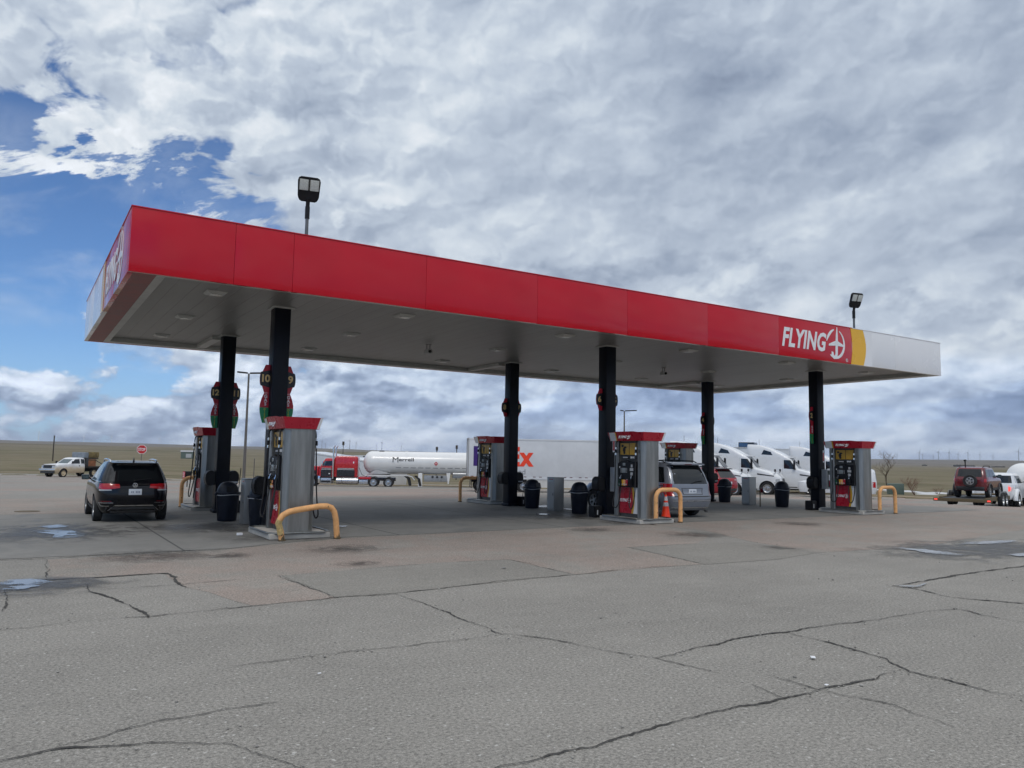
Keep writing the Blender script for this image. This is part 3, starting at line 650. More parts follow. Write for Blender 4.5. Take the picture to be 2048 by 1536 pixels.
flood(26.1, 2.7, R(-16), 'black twin panel floodlight above the right end of the canopy')

# ---------------------------------------------------------------- pump number signs on the columns
def num_sign(x_, y_, side, num, full, label):
    """a half-shape flag fixed to one side of a column, facing the driver; side -1 left, +1 right"""
    z0, z1 = 2.45, 3.80; H = z1-z0 if full else .66
    s_ = thing('pump_number_sign', label, 'pump sign', (x_+side*.192, y_, 3.80 if full else 3.86), 0, 'pump number signs')
    def out(pts): return [(side*a, 0, b2) for a, b2 in pts]
    th = (0, .03, 0)
    top = [(0, 0), (.10, 0), (.165, -.16)]; bulge = [(.205+.04*math.cos(R(a))-.04+.02, -.33+.17*math.sin(R(a))) for a in (70, 45, 20, 0, -20, -45, -70)]
    bot = [(.165, -.50), (.11, -.66), (0, -.66)]
    mb = MB(); mb.prism(out(top+bulge+bot), th); mb.build('sign_face', M['sign_red'], s_, smooth=0)
    disc = [(0, -.13)]+[(.05, -.135), (.12, -.16)]+bulge+[(.12, -.50), (.05, -.525), (0, -.53)]
    mb = MB(); mb.prism([(a*1.004, -.003, c) for a, b2, c in out(disc)], (0, .004, 0)); mb.build('sign_face', M['sign_black'], s_, smooth=0)
    text(num, .24, M['gold'], (side*.105, -.005, -.33), (1, 0, 0), (0, 0, 1), s_, 'number', bold=.03, spacing=.9)
    if full:
        bar = [(0, -.665), (.11, -.665), (.165, -.80), (.195, -.93), (.20, -1.0)]; bar2 = [(.20, -1.0), (.19, -1.12), (.16, -1.25), (.125, -1.36), (0, -1.36)]
        mb = MB(); mb.prism(out(bar+[(0, -1.0)]), th); mb.build('fuel_band', M['sign_red'], s_, smooth=0)
        mb = MB(); mb.prism(out([(0, -1.002)]+[(a, c-.002) for a, c in bar2[0:1]]+bar2[1:]), th); mb.build('fuel_band', M['sign_green'], s_, smooth=0)
        for i, ch in enumerate('GAS'): text(ch, .105, M['letter_white'], (side*.075, -.004, -.745-i*.088), (1, 0, 0), (0, 0, 1), s_, 'lettering', bold=.03)
        for i, ch in enumerate('DIESEL'): text(ch, .062, M['lime_text'], (side*.085, -.004, -1.045-i*.054), (1, 0, 0), (0, 0, 1), s_, 'lettering', bold=.03)
for i, (x_, y_, a, b2, full) in enumerate(((XI[0], YF, '10', '9', 1), (XI[0], YB, '12', '11', 1), (XI[1], YF, '6', '5', 0), (XI[1], YB, '8', '7', 0), (XI[2], YF, '2', '1', 1), (XI[2], YB, '4', '3', 1))):
    kind = 'red and black pump sign with gas and diesel bands' if full else 'short red and black pump sign'
    num_sign(x_, y_, -1, a, full, kind+' numbered '+a); num_sign(x_, y_, 1, b2, full, kind+' numbered '+b2)

# ---------------------------------------------------------------- fuel dispensers
def ads(parent, s, nm):
    pass
def make_pump(label, loc):
    d = thing('fuel_dispenser', label, 'fuel pump', loc, 0, 'fuel dispensers under the canopy')
    mb = MB(); mb.box(-.62, .62, -.86, .86, .014, .125, .012); mb.build('plinth', M['kerb_concrete'], d)
    mb = MB(); rim = [(-.63, -.70), (-.50, -.88), (.50, -.88), (.63, -.70), (.63, .70), (.50, .88), (-.50, .88), (-.63, .70), (-.63, -.70), (-.50, -.88)]
    mb.tube([(a, b2, .135) for a, b2 in rim], .022, 8, caps=False); mb.build('plinth_rim', M['stainless'], d)
    # stainless end towers with chamfered corners, the recessed middle between them
    for s in (-1, 1):
        mb = MB(); o_ = [(-.31, .40), (-.33, .44), (-.33, .56), (-.22, .66), (.22, .66), (.33, .56), (.33, .44), (.31, .40)]
        mb.prism([(a, s*b2, .13) for a, b2 in o_], (0, 0, 2.13)); mb.build('end_panel', M['stainless'], d, smooth=20)
    mb = MB(); mb.box(-.24, .24, -.398, .398, .13, 2.26); mb.build('cabinet', M['panel_recess'], d)
    # topper: flared sign box, bowed faces
    mb = MB()
    def ring_(z, gx, gy, bow): return [(s*(gx+bow*(1-(q/4-1)**2)), (q/4-1)*gy*s) for s in (-1, 1) for q in range(9)]
    lo, hi = ring_(2.26, .36, .70, .05), ring_(2.50, .42, .76, .06)
    A = [mb.bm.verts.new((x_, y_, 2.26)) for x_, y_ in lo]; B = [mb.bm.verts.new((x_, y_, 2.52 if abs(y_) < .5 else 2.50)) for x_, y_ in hi]; n_ = len(A)
    for k in range(n_): mb.bm.faces.new((A[k], A[(k+1) % n_], B[(k+1) % n_], B[k]))
    mb.bm.faces.new(A[::-1]); mb.bm.faces.new(B); tp = mb.build('topper', M['vinyl_red'], d, smooth=40)
    for s in (-1, 1):   # white and yellow ends of the topper face, logo
        def band(y0, y1, mt_, e):
            mb = MB()
            def P_(y_, z_):
                k_ = (z_-2.26)/.24; q = y_/(.70+.06*k_); return (s*(.36+.06*k_+(.05+.01*k_)*(1-q*q)+e), y_, z_)
            mb.grid(None, 4, 3, lambda u, v: P_(y0+(y1-y0)*u, 2.262+.232*v)); mb.build('topper_band', mt_, d, smooth=60)
        e_ = .004
        band(-s*-.70, -s*-.40, M['vinyl_white'], e_) if False else None
        band(s*-.38*-1 if s > 0 else .38, s*-.34*-1 if s > 0 else .34, M['vinyl_yellow'], .004) if False else None
        y_w = (.40, .69) if s < 0 else (-.69, -.40); y_y = (.35, .40) if s < 0 else (-.40, -.35)
        band(*y_w, M['vinyl_white'], .004); band(*y_y, M['vinyl_yellow'], .004)
        winged_logo(.50, M['letter_white'], (s*(.36+.03+.055+.008), -.02 if s < 0 else .02, 2.38), (0, s, 0), (s*-.28, 0, .96), d)
    for s in (-1, 1): mb = MB(); mb.prism([(-s*.30, s*.702, 2.265), (-s*.358, s*.702, 2.265), (-s*.417, s*.761, 2.495), (-s*.36, s*.761, 2.495)], (0, s*.004, 0)); mb.build('topper_band', M['vinyl_white'], d, smooth=0)
    for s in (-1, 1):
        F = lambda y_, z_, e=0.: Vector((s*(.242+e), -s*y_*-1 if False else y_*s*-1, z_))        # y_ runs left to right for someone facing the pump
        def plate(name, mt_, y0, y1, z0, z1, e0, e1, bev=.004):
            mb = MB(); ya, yb = sorted((-s*y0*-1 if False else s*y0, s*y1)); xa, xb = sorted((s*(.24+e0), s*(.24+e1))); mb.box(xa, xb, ya, yb, z0, z1, bev); return mb.build(name, mt_, d)
        # (facing the -x side the reader's right is -y, facing +x it is +y)
        ad = plate('advert', M['ad_yellow'], -.36, .34, 1.87, 2.20, .03, .045)
        mb = MB()
        for (cy, cz, ry, rz_) in ((-.26, 2.12, .055, .035), (-.15, 2.08, .06, .03), (-.19, 2.01, .06, .07), (-.18, 1.93, .045, .045)):
            mb.prism([(s*.287, s*(cy+ry*math.cos(k*.5236)), cz+rz_*math.sin(k*.5236)) for k in range(12)], (s*.003, 0, 0))
        mb.build('artwork', M['letter_black'], ad, smooth=0)
        mb = MB(); mb.box(*sorted((s*.286, s*.290)), *sorted((s*.02, s*.035)), 1.875, 2.195); mb.build('artwork', M['letter_black'], ad)
        sv_ = plate('save_strip', M['letter_black'], -.30, .34, 1.76, 1.83, .02, .03)
        text('SAVE', .075, M['letter_white'], (s*.2735, s*.15, 1.793), (0, s, 0), (0, 0, 1), sv_, 'lettering', bold=.04)
        mb = MB(); mb.box(*sorted((s*.272, s*.275)), *sorted((s*-.26, s*-.06)), 1.775, 1.812); mb.build('lettering', M['soft_grey'], sv_)
        mb = MB(); mb.prism([(s*.24, s*-.385, .98), (s*.24, s*-.385, 1.62), (s*.24, s*-.28, 1.68), (s*.24, s*-.02, 1.72), (s*.24, s*.06, 1.66), (s*.24, s*.375, 1.68), (s*.24, s*.375, .98)], (s*.12, 0, 0))
        bmesh.ops.bevel(mb.bm, geom=mb.bm.edges[:], offset=.012, segments=2, affect='EDGES'); mb.build('control_head', M['black_plastic'], d, smooth=30)
        scr = plate('screen', M['screen_grey'], -.20, -.03, 1.36, 1.50, .122, .128); plate('display', M['screen_grey'], -.16, -.05, 1.56, 1.64, .122, .128)
        for yy, zz in ((-.29, 1.52), (-.29, 1.22), (.02, 1.16)): plate('card_slot', M['soft_grey'], yy-.02, yy+.02, zz-.025, zz+.025, .121, .127)
        for q in range(4): plate('side_key', M['soft_grey'], -.245, -.225, 1.37+q*.035, 1.39+q*.035, .121, .125, 0); plate('side_key', M['soft_grey'], .0, .02, 1.37+q*.035, 1.39+q*.035, .121, .125, 0)
        plate('instruction', M['soft_grey'], .14, .28, 1.42, 1.50, .1205, .1235, 0); plate('instruction', M['soft_grey'], .18, .25, 1.52, 1.60, .1205, .1235, 0); plate('instruction', M['soft_grey'], .16, .26, 1.30, 1.38, .1205, .1235, 0)
        for q, cn in enumerate(('sign_green', 'vinyl_yellow', 'peach_paint', 'vinyl_red')):
            b_ = plate('grade_panel', M[cn], -.33+q*.095, -.24+q*.095, 1.00, 1.17, .122, .130); mb = MB(); mb.box(*sorted((s*.3705, s*.378)), *sorted((s*(-.315+q*.095), s*(-.265+q*.095))), 1.02, 1.06, .003); mb.build('button', M['soft_grey'], b_)
        # lower door: red with curved yellow and white at the right
        mb = MB(); cur = [(.10+.07*math.sin(math.pi*k/10*.9), .24+.72*k/10) for k in range(11)]
        mb.prism([(s*.255, s*-.385, .24), (s*.255, s*-.385, .96)]+[(s*.255, s*a, b2) for a, b2 in cur[::-1]], (s*.02, 0, 0)); mb.build('door', M['vinyl_red'], d, smooth=0)
        mb = MB(); mb.prism([(s*.255, s*(a+.001), b2) for a, b2 in cur]+[(s*.255, s*(a+.075), b2) for a, b2 in cur[::-1]], (s*.019, 0, 0)); mb.build('door', M['vinyl_yellow'], d, smooth=0)
        mb = MB(); mb.prism([(s*.255, s*(a+.076), b2) for a, b2 in cur]+[(s*.255, s*.385, .96), (s*.255, s*.385, .24)], (s*.018, 0, 0)); mb.build('door', M['vinyl_white'], d, smooth=0)
        winged_logo(.47, M['letter_white'], (s*.279, s*-.13, .60), (0, s, 0), (0, 0, 1), d)
        # hoses: one hanging loop each side of the face, with break-away couplings and a nozzle in its holster
        for hy in (-.43, .42):
            mb = MB(); yy = s*hy
            p_ = [(s*.30, yy, 2.27), (s*.37, yy, 2.22), (s*.39, yy, 2.0), (s*.41, yy+s*.01, 1.6), (s*.44, yy+s*.03, 1.1), (s*.47, yy+s*.04, .75), (s*.49, yy-s*.01, .47), (s*.48, yy-s*(.10 if hy > 0 else -.10), .38), (s*.46, yy-s*(.19 if hy > 0 else -.19), .48), (s*.42, yy-s*(.22 if hy > 0 else -.22), .75), (s*.38, yy-s*(.21 if hy > 0 else -.21), .98)]
            sm = []
            for k in range(len(p_)-1):
                a, b2, c_, e_ = (Vector(p_[max(0, k-1)]), Vector(p_[k]), Vector(p_[k+1]), Vector(p_[min(len(p_)-1, k+2)]))
                for q in range(4):
                    t_ = q/4; sm.append(.5*((2*b2)+(c_-a)*t_+(2*a-5*b2+4*c_-e_)*t_*t_+(3*b2-a-3*c_+e_)*t_**3))
            sm.append(Vector(p_[-1])); mb.tube(sm, .016, 8); hs = mb.build('hose', M['rubber'], d)
            mb = MB(); mb.tube([(s*.388, yy, 2.08), (s*.389, yy, 2.02)], .022, 10); mb.tube([(s*.392, yy, 1.92), (s*.394, yy, 1.86)], .022, 10); mb.build('coupling', M['chrome'], hs)
            mb = MB(); mb.tube([(s*.389, yy, 2.02), (s*.392, yy, 1.92)], .034, 10); mb.build('breakaway', M['black_plastic'], hs)
            ny = yy-s*(.21 if hy > 0 else -.21)
            mb = MB(); mb.tube([(s*.38, ny, .97), (s*.39, ny, 1.08), (s*.40, ny, 1.20)], [.022, .036, .034], 8); mb.tube([(s*.40, ny, 1.10), (s*.47, ny, 1.12), (s*.46, ny, 1.24), (s*.40, ny, 1.27)], .012, 6); nz = mb.build('nozzle', M['black_plastic'], d)
            mb = MB(); mb.tube([(s*.40, ny, 1.20), (s*.375, ny, 1.29), (s*.34, ny, 1.31)], .013, 8); mb.build('spout', M['chrome'], nz)
    return d
PUMPS = [('nearest fuel dispenser, its steel end behind the bent hoop guard', (3.50, 1.12, 0)),
         ('fuel dispenser beside pump sign 12, mostly hidden behind the left rear column', (3.55, 9.75, -.02)),
         ('fuel dispenser beside the orange cone and the silver minivan', (13.33, 1.12, 0)),
         ('fuel dispenser under pump signs 8 and 7, in front of the white box trailer', (13.78, 9.75, 0)),
         ('rightmost fuel dispenser, with red lower door, beside the hoop at the right end', (23.28, 1.12, 0)),
         ('fuel dispenser seen over the roof of the silver minivan', (23.52, 9.75, 0))]
p0 = make_pump(*PUMPS[0])
for lb, lc in PUMPS[1:]: dup(p0, lc, 0, lb)

# ---------------------------------------------------------------- hoop guards
def hoop(x_, y_, wd, h, label, bent=False, nm='hoop_guard'):
    g_ = thing(nm, label, 'bollard', (x_, y_, 0), 0, 'peach painted hoop guards')
    a = wd/2; r = .24; P_ = [(-a, 0, .0), (-a, 0, h-r)]+[(-a+r-r*math.cos(R(k*15)), 0, h-r+r*math.sin(R(k*15))) for k in range(1, 7)]
    P_ += [(-x__, 0, z__) for x__, _, z__ in P_[::-1]]
    if bent:
        P_ = [(-.50, .02, 0), (-.54, 0, .20), (-.60, -.03, .36), (-.58, -.06, .44), (-.53, -.07, .52), (-.42, -.08, .585), (-.25, -.08, .62), (0, -.08, .655), (.22, -.08, .685), (.36, -.08, .685), (.46, -.07, .65), (.53, -.06, .56), (.58, -.03, .40), (.61, 0, .2), (.64, .02, 0)]
    sm = []
    for k in range(len(P_)-1):
        p1, p2 = Vector(P_[k]), Vector(P_[k+1])
        if (p2-p1).length > .15:
            for q in range(4): sm.append(p1.lerp(p2, q/4))
        else: sm.append(p1)
    sm.append(Vector(P_[-1])); mb = MB(); mb.tube(sm, .060, 14); mb.build('pipe', M['peach_paint'], g_, smooth=50)
    rr = random.Random(int(x_*10))
    for e in (0, -1):
        q = Vector(P_[e]); nx = Vector(P_[1 if e == 0 else -2]); mb = MB()
        mb.lathe([(.075, .012), (.075, .03), (.062, .035)], 14, Matrix.Translation(q)); mb.build('base_collar', M['rust'], g_)
    def chips(pts, s_, mt_):
        mb = MB()
        for c_ in pts:
            for k in range(1):
                n_ = 9; off = Vector((0, -.0615, 0)); mb.prism([Vector(c_)+off+Vector((s_*math.cos(2*math.pi*q/n_)*rr.uniform(.5, 1.1), .004, s_*1.8*math.sin(2*math.pi*q/n_)*rr.uniform(.5, 1.1))) for q in range(n_)], (0, -.004, 0))
        mb.build('paint_chip', mt_, g_, smooth=0)
    if bent:
        mb = MB(); seg = [Vector(p_) for p_ in P_[1:4]]; mb.tube([seg[0]+Vector((0, -.002, -.06)), seg[0].lerp(seg[1], .5), seg[1], seg[2]], [.061, .064, .066, .062], 12); mb.build('scrape', M['chipped'], g_)
        for c_, s_ in (((-.555, -.01, .26), .022), ((-.58, -.02, .33), .016), ((-.53, 0, .14), .020), ((-.60, -.03, .41), .018), ((.37, -.08, .68), .012), ((-.51, 0, .07), .02)): chips([c_], s_, M['rust'])
        for e in (0, -1):
            q = Vector(P_[e]); mb = MB(); mb.prism([q+Vector((-.045, -.064, 0)), q+Vector((.045, -.064, 0)), q+Vector((.012, -.066, .14)), q+Vector((-.022, -.066, .13))], (0, .006, 0)); mb.build('bare_metal', M['rust'], g_, smooth=0)
    else:
        chips([(-a, 0, h*.62)], .014, M['rust']); chips([(-a+.004, 0, h*.33)], .012, M['rust']); chips([(a, 0, h*.4)], .010, M['rust'])
    return g_
hoop(3.56, .02, 1.0, .69, 'bent and scraped hoop guard in front of the nearest fuel dispenser', True)
hoop(13.83, .36, .93, .92, 'straight hoop guard with the orange cone behind it')
hoop(24.22, .34, .93, .92, 'hoop guard at the right end beside the rightmost fuel dispenser')
hoop(13.42, 10.75, .93, .92, 'far hoop guard left of the dispenser in front of the white box trailer')
hoop(3.42, 10.75, .93, .92, 'far hoop guard behind the dispenser beside the black car')
mb = MB(); mb.lathe([(.30, .0), (.30, .02), (.24, .026)], 20); pc = None; mb.bm.free()

# ---------------------------------------------------------------- traffic cone
cn = thing('traffic_cone', 'orange traffic cone with two white bands behind the hoop guard', 'cone', (14.10, .74, .012))
mb = MB(); mb.box(-.19, .19, -.19, .19, 0, .035, .012); mb.build('base', M['black_plastic'], cn)
mb = MB(); zz = [.035, .30, .42, .50, .58, .70, .745]; rr_ = lambda z_: .145-.115*(z_-.035)/.71
mb.lathe([(rr_(.035), .035), (rr_(.43), .43)], 24, caps=False); mb.lathe([(rr_(.535), .535), (rr_(.585), .585)], 24, caps=False); mb.lathe([(rr_(.70), .70), (.030, .745), (.022, .75), (.018, .72)], 24, caps=False); mb.build('body', M['cone_orange'], cn)
for a, b2 in ((.43, .535), (.585, .70)): mb = MB(); mb.lathe([(rr_(a)+.002, a), (rr_(b2)+.002, b2)], 24, caps=False); mb.build('band', M['reflective'], cn)
mb = MB(); mb.tube([(0, 0, .73), (-.005, 0, .80), (.008, 0, .84)], [.02, .014, .004], 8); mb.build('tip', M['rust'], cn)

# ---------------------------------------------------------------- litter bins, steel pillars, squeegee buckets, boxes on the columns
def litter_bin(label, loc, rz=0., first=[]):
    if first: return dup(first[0], loc, rz, label)
    b_ = thing('litter_bin', label, 'litter bin', loc, rz, 'dark domed litter bins'); first.append(b_)
    mb = MB(); mb.lathe([(.225, .0), (.235, .02), (.28, .60), (.285, .66), (.30, .665), (.30, .69), (.27, .695)], 26); mb.build('barrel', M['bin_plastic'], b_)
    mb = MB(); mb.lathe([(.31, .69), (.315, .70), (.31, .725), (.272, .73), (.262, .78), (.235, .86), (.19, .93), (.12, .975), (.04, .99), (.0, .992)], 26); mb.build('dome', M['bin_plastic'], b_)
    mb = MB(); mb.prism([(-.15, -.268, .735), (.15, -.268, .735), (.14, -.235, .87), (-.14, -.235, .87)], (0, .01, 0)); mb.build('flap', M['black_plastic'], b_, smooth=0)
    mb = MB(); mb.tube([(.297*math.cos(R(a)), .297*math.sin(R(a)), .655+.010*math.sin(R(a*3))) for a in range(0, 361, 15)], .010, 6, caps=False); mb.build('bag_edge', M['soft_grey'], b_)
    for s in (-1, 1): mb = MB(); mb.box(s*.28, s*.35, -.05, .05, .655, .685, .008); mb.build('handle', M['bin_plastic'], b_)
    return b_
BINS = [('dark domed litter bin in front of the left rear column', (3.12, 5.15, .012), .2), ('black domed litter bin hidden behind the nearest dispenser and column', (3.47, 3.30, .012), 1.),
        ('dark litter bin left of the tall steel pillar, near pump sign 7', (13.62, 6.8, .012), .4), ('dark litter bin in front of the minivan, near pump sign 6', (13.60, 4.1, .012), 2.2),
        ('black litter bin in front of the red car', (23.9, 7.45, .012), .9), ('dark litter bin between the right steel pillar and the rightmost column', (23.62, 4.3, .012), 2.8)]
for lb, lc, rz in BINS: litter_bin(lb, lc, rz)
def steel_pillar(label, loc, rz=0., first=[]):
    if first: return dup(first[0], loc, rz, label)
    s_ = thing('steel_pillar', label, 'service pillar', loc, rz, 'steel service pillars'); first.append(s_)
    mb = MB(); mb.box(-.20, .20, -.20, .20, .0, 1.08, .012); mb.build('cabinet', M['pillar_steel'], s_)
    mb = MB(); mb.box(-.212, .212, -.212, .212, 1.081, 1.10, .006); mb.build('cap', M['stainless'], s_)
    for k in range(3): mb = MB(); mb.box(-.2025, -.2005, .03-k*.075, .09-k*.075, 1.02, 1.045); mb.build('label_strip', M['lens_red'], s_)
    mb = MB(); mb.box(-.203, -.2005, -.17, .17, .08, .95); mb.build('door', M['pillar_steel'], s_)
    mb = MB(); mb.box(-.215, -.203, -.14, -.12, .50, .58, .004); mb.build('handle', M['dark_steel'], s_)
    return s_
steel_pillar('tall steel pillar between the two left columns', (3.44, 4.15, .012)); steel_pillar('tall steel pillar in the middle, under pump signs 7 and 6', (13.62, 5.42, .012)); steel_pillar('steel pillar at the right, in front of the white trucks', (23.55, 5.85, .012))
def washer(label, loc, rz=0., stick=False, first=[]):
    s_ = thing('squeegee_bucket', label, 'bucket', loc, rz, 'squeegee buckets at the columns')
    mb = MB(); mb.prism([(-.13, -.17, 0), (.13, -.17, 0), (.15, -.19, .34), (-.15, -.19, .34)], (0, .30, 0)); bmesh.ops.bevel(mb.bm, geom=mb.bm.edges[:], offset=.015, segments=2, affect='EDGES'); mb.build('bucket', M['black_plastic'], s_)
    mb = MB(); mb.box(-.055, -.015, -.188, -.183, .08, .22); mb.build('sticker', M['soft_grey'], s_)
    mb = MB(); mb.tube([(.04, 0, .25), (.09, .02, .60), (.13, .03, .82 if not stick else 1.28)], .012, 8); mb.build('squeegee', M['black_plastic'], s_)
    return s_
def towel_box(label, loc, rz=0.):
    s_ = thing('towel_dispenser', label, 'towel box', loc, rz, 'black towel boxes on the columns')
    mb = MB(); mb.prism([(0, -.16, .0), (0, -.16, .34), (.05, -.16, .40), (.16, -.16, .42), (.26, -.16, .34), (.28, -.16, .18), (.24, -.16, .02), (.16, -.16, -.02)], (0, .32, 0)); bmesh.ops.bevel(mb.bm, geom=mb.bm.edges[:], offset=.02, segments=2, affect='EDGES'); mb.build('housing', M['black_plastic'], s_, smooth=40)
    mb = MB(); mb.box(.05, .24, -.163, -.1605, .06, .10); mb.build('slot', M['soft_grey'], s_)
    return s_
COLN = [('near left column', XI[0], YF), ('left rear column', XI[0], YB), ('middle front column', XI[1], YF), ('middle rear column', XI[1], YB), ('rightmost front column', XI[2], YF), ('right rear column', XI[2], YB)]
for nm, x_, y_ in COLN:
    front = y_ == YF
    towel_box('black towel box on the left face of the '+nm, (x_-.192, y_+.0, .80), math.pi)
    if not front: towel_box('black towel box on the right face of the '+nm, (x_+.192, y_+.0, .80), 0)
for nm, x_, y_, st_ in (('left rear column', XI[0]+.38, YB-.15, True), ('middle rear column', XI[1]+.36, YB-.2, False), ('rightmost front column', XI[2]-.40, YF+.05, False), ('middle front column', XI[1]-.38, YF+.1, False)):
    washer('black squeegee bucket at the foot of the '+nm, (x_, y_, .012), 0, st_)
for nm, x_ in (('middle front', XI[1]), ('rightmost front', XI[2])):
    s_ = thing('extinguisher_cabinet', 'pale grey extinguisher cabinet on the '+nm+' column', 'cabinet', (x_, YF-.192, .78), 0, 'extinguisher cabinets')
    mb = MB(); mb.box(-.04, .26, -.22, -.002, 0, .72, .012); mb.build('cabinet', M['soft_grey'], s_)
    mb = MB(); mb.box(.01, .21, -.226, -.2205, .06, .66); gl = mb.build('window', M['glass_tint'], s_)
    mb = MB(); mb.box(.06, .13, -.230, -.2262, .32, .52); mb.build('label_card', M['plate_white'], gl)
    mb = MB(); mb.tube([(.11, -.223, .10), (.11, -.223, .30)], .034, 10); mb.build('extinguisher', M['vinyl_red'], s_)
for nm, x_, z_ in (('middle front', XI[1], 1.95), ('rightmost front', XI[2], 1.75)):
    s_ = thing('notice', 'small white notice stuck on the '+nm+' column', 'notice', (x_+.10, YF-.192, z_), 0, 'notices on the columns')
    mb = MB(); mb.box(-.04, .04, -.004, -.001, 0, .45); mb.build('sheet', M['plate_white'], s_)
    mb = MB()
    mb.box(-.03, .03, -.0055, -.0042, .05, .36); mb.build('print', M['lens_red'], s_)
# little emergency box on a post, far left
s_ = thing('emergency_box', 'small red and black box on a short post beyond the left pumps', 'emergency box', (5.74, 25.8, 0), R(20), None, .66)
mb = MB(); mb.cyl((0, 0, 0), (0, 0, .62), .04, n=8); mb.build('post', M['black_plastic'], s_)
mb = MB(); mb.box(-.27, .27, -.13, .20, .60, 1.16, .02); bx_ = mb.build('housing', M['black_plastic'], s_)
mb = MB(); mb.box(-.286, -.2705, -.12, .19, .62, 1.14, .006); mb.build('red_face', M['sign_red'], s_)
for z_ in (.72, .86, 1.0): mb = MB(); mb.box(-.290, -.2865, -.07, .14, z_, z_+.05); mb.build('marking', M['letter_white'], s_)
# odds and ends on the forecourt
def litter(name, label, x_, y_, a, b2, rz, mt_, h=.005):
    mb = MB(); mb.box(-a, a, -b2, b2, 0, h, .003); o = mb.build(name, mt_); o.location = (x_, y_, gz(x_, y_)+.019); o.rotation_euler = (0, 0, rz); tag(o, label, name.replace('_', ' '))
litter('paper_scrap', 'white scrap of paper on the concrete beside the nearest pump plinth', 2.55, 1.35, .05, .04, .3, M['litter'], .05)
litter('paper_scrap', 'pale flattened scrap lying on the asphalt at the right', 4.60, -11.05, .035, .02, .8, M['litter'])
litter('paper_scrap', 'small white scrap by the crack junction, right foreground', 3.95, -11.65, .018, .012, .2, M['litter'])
litter('paper_scrap', 'small white scrap on the bare asphalt, left of the middle', .63, -9.45, .014, .010, .2, M['litter'])
rp = random.Random(21); mb = MB(); PEB = mk('pebble', (.30, .285, .26), .9, var=.5, scale=2.)
for k in range(420):
    if k % 2: q_ = CRACKS[rp.choice((8, 10, 11, 12, 13, 16, 0, 9))]; i_ = rp.randrange(len(q_)-1); u_ = rp.random(); cx, cy = q_[i_][0]+(q_[i_+1][0]-q_[i_][0])*u_+rp.gauss(0, .09), q_[i_][1]+(q_[i_+1][1]-q_[i_][1])*u_+rp.gauss(0, .09)
    else: cx, cy = rp.uniform(-3, 14), rp.uniform(-12, -3)
    r_ = rp.uniform(.004, .011)*(1.6 if rp.random() < .06 else 1); res = bmesh.ops.create_icosphere(mb.bm, subdivisions=1, radius=r_, matrix=Matrix.Translation((cx, cy, r_*.4+.003)) @ Matrix.Rotation(rp.uniform(0, 3), 4, 'Z') @ Matrix.Diagonal((rp.uniform(.8, 1.5), rp.uniform(.7, 1.1), .65, 1)))
o = mb.build('loose_grit', PEB, smooth=0); tag(o, 'loose grit and pebbles scattered over the asphalt', 'grit', kind='stuff')
s_ = thing('pipe_stub', 'thin dark post with a bracket between the right steel pillar and bin', 'post', (22.9, 4.75, 0)); mb = MB(); mb.cyl((0, 0, 0), (0, 0, .80), .022, n=8); mb.build('post', M['rust'], s_); mb = MB(); mb.box(-.02, .16, -.02, .02, .55, .72, .01); mb.build('bracket', M['lens_dark'], s_)

# ---------------------------------------------------------------- vehicles (local axes: +x forward, +y left, origin on the ground under the middle)
class Hull:
    def __init__(s, levels): s.lv = levels
    def at(s, z):
        lv = s.lv
        if z <= lv[0][0]: return lv[0][1:]
        for a, b2 in zip(lv, lv[1:]):
            if z <= b2[0]: t_ = (z-a[0])/(b2[0]-a[0]); return tuple(p_+(q-p_)*t_ for p_, q in zip(a[1:], b2[1:]))
        return lv[-1][1:]
    def side(s, x, z, sd, e=.006):
        xr, xf, w_, n = s.at(z); u = min(.9999, abs((x-(xr+xf)/2)/((xf-xr)/2))); return Vector((x, sd*(w_*(1-u**n)**(1/n)+e), z))
    def end(s, y, z, fr, e=.006):
        xr, xf, w_, n = s.at(z); u = (1-min(.9999, abs(y/w_))**n)**(1/n); return Vector(((xr+xf)/2+fr*((xf-xr)/2*u+e), y, z))
    def mesh(s, N=72):
        mb = MB(); rings = []
        for z, xr, xf, w_, n in s.lv:
            r = []
            for k in range(N):
                t_ = 2*math.pi*(k+.5)/N; c, q = math.cos(t_), math.sin(t_)
                r.append(mb.bm.verts.new(((xr+xf)/2+(xf-xr)/2*math.copysign(abs(c)**(2/n), c), w_*math.copysign(abs(q)**(2/n), q), z)))
            rings.append(r)
        for a, b2 in zip(rings, rings[1:]):
            for k in range(N): mb.bm.faces.new((a[k], a[(k+1) % N], b2[(k+1) % N], b2[k]))
        mb.bm.faces.new(rings[0][::-1]); mb.bm.faces.new(rings[-1]); return mb
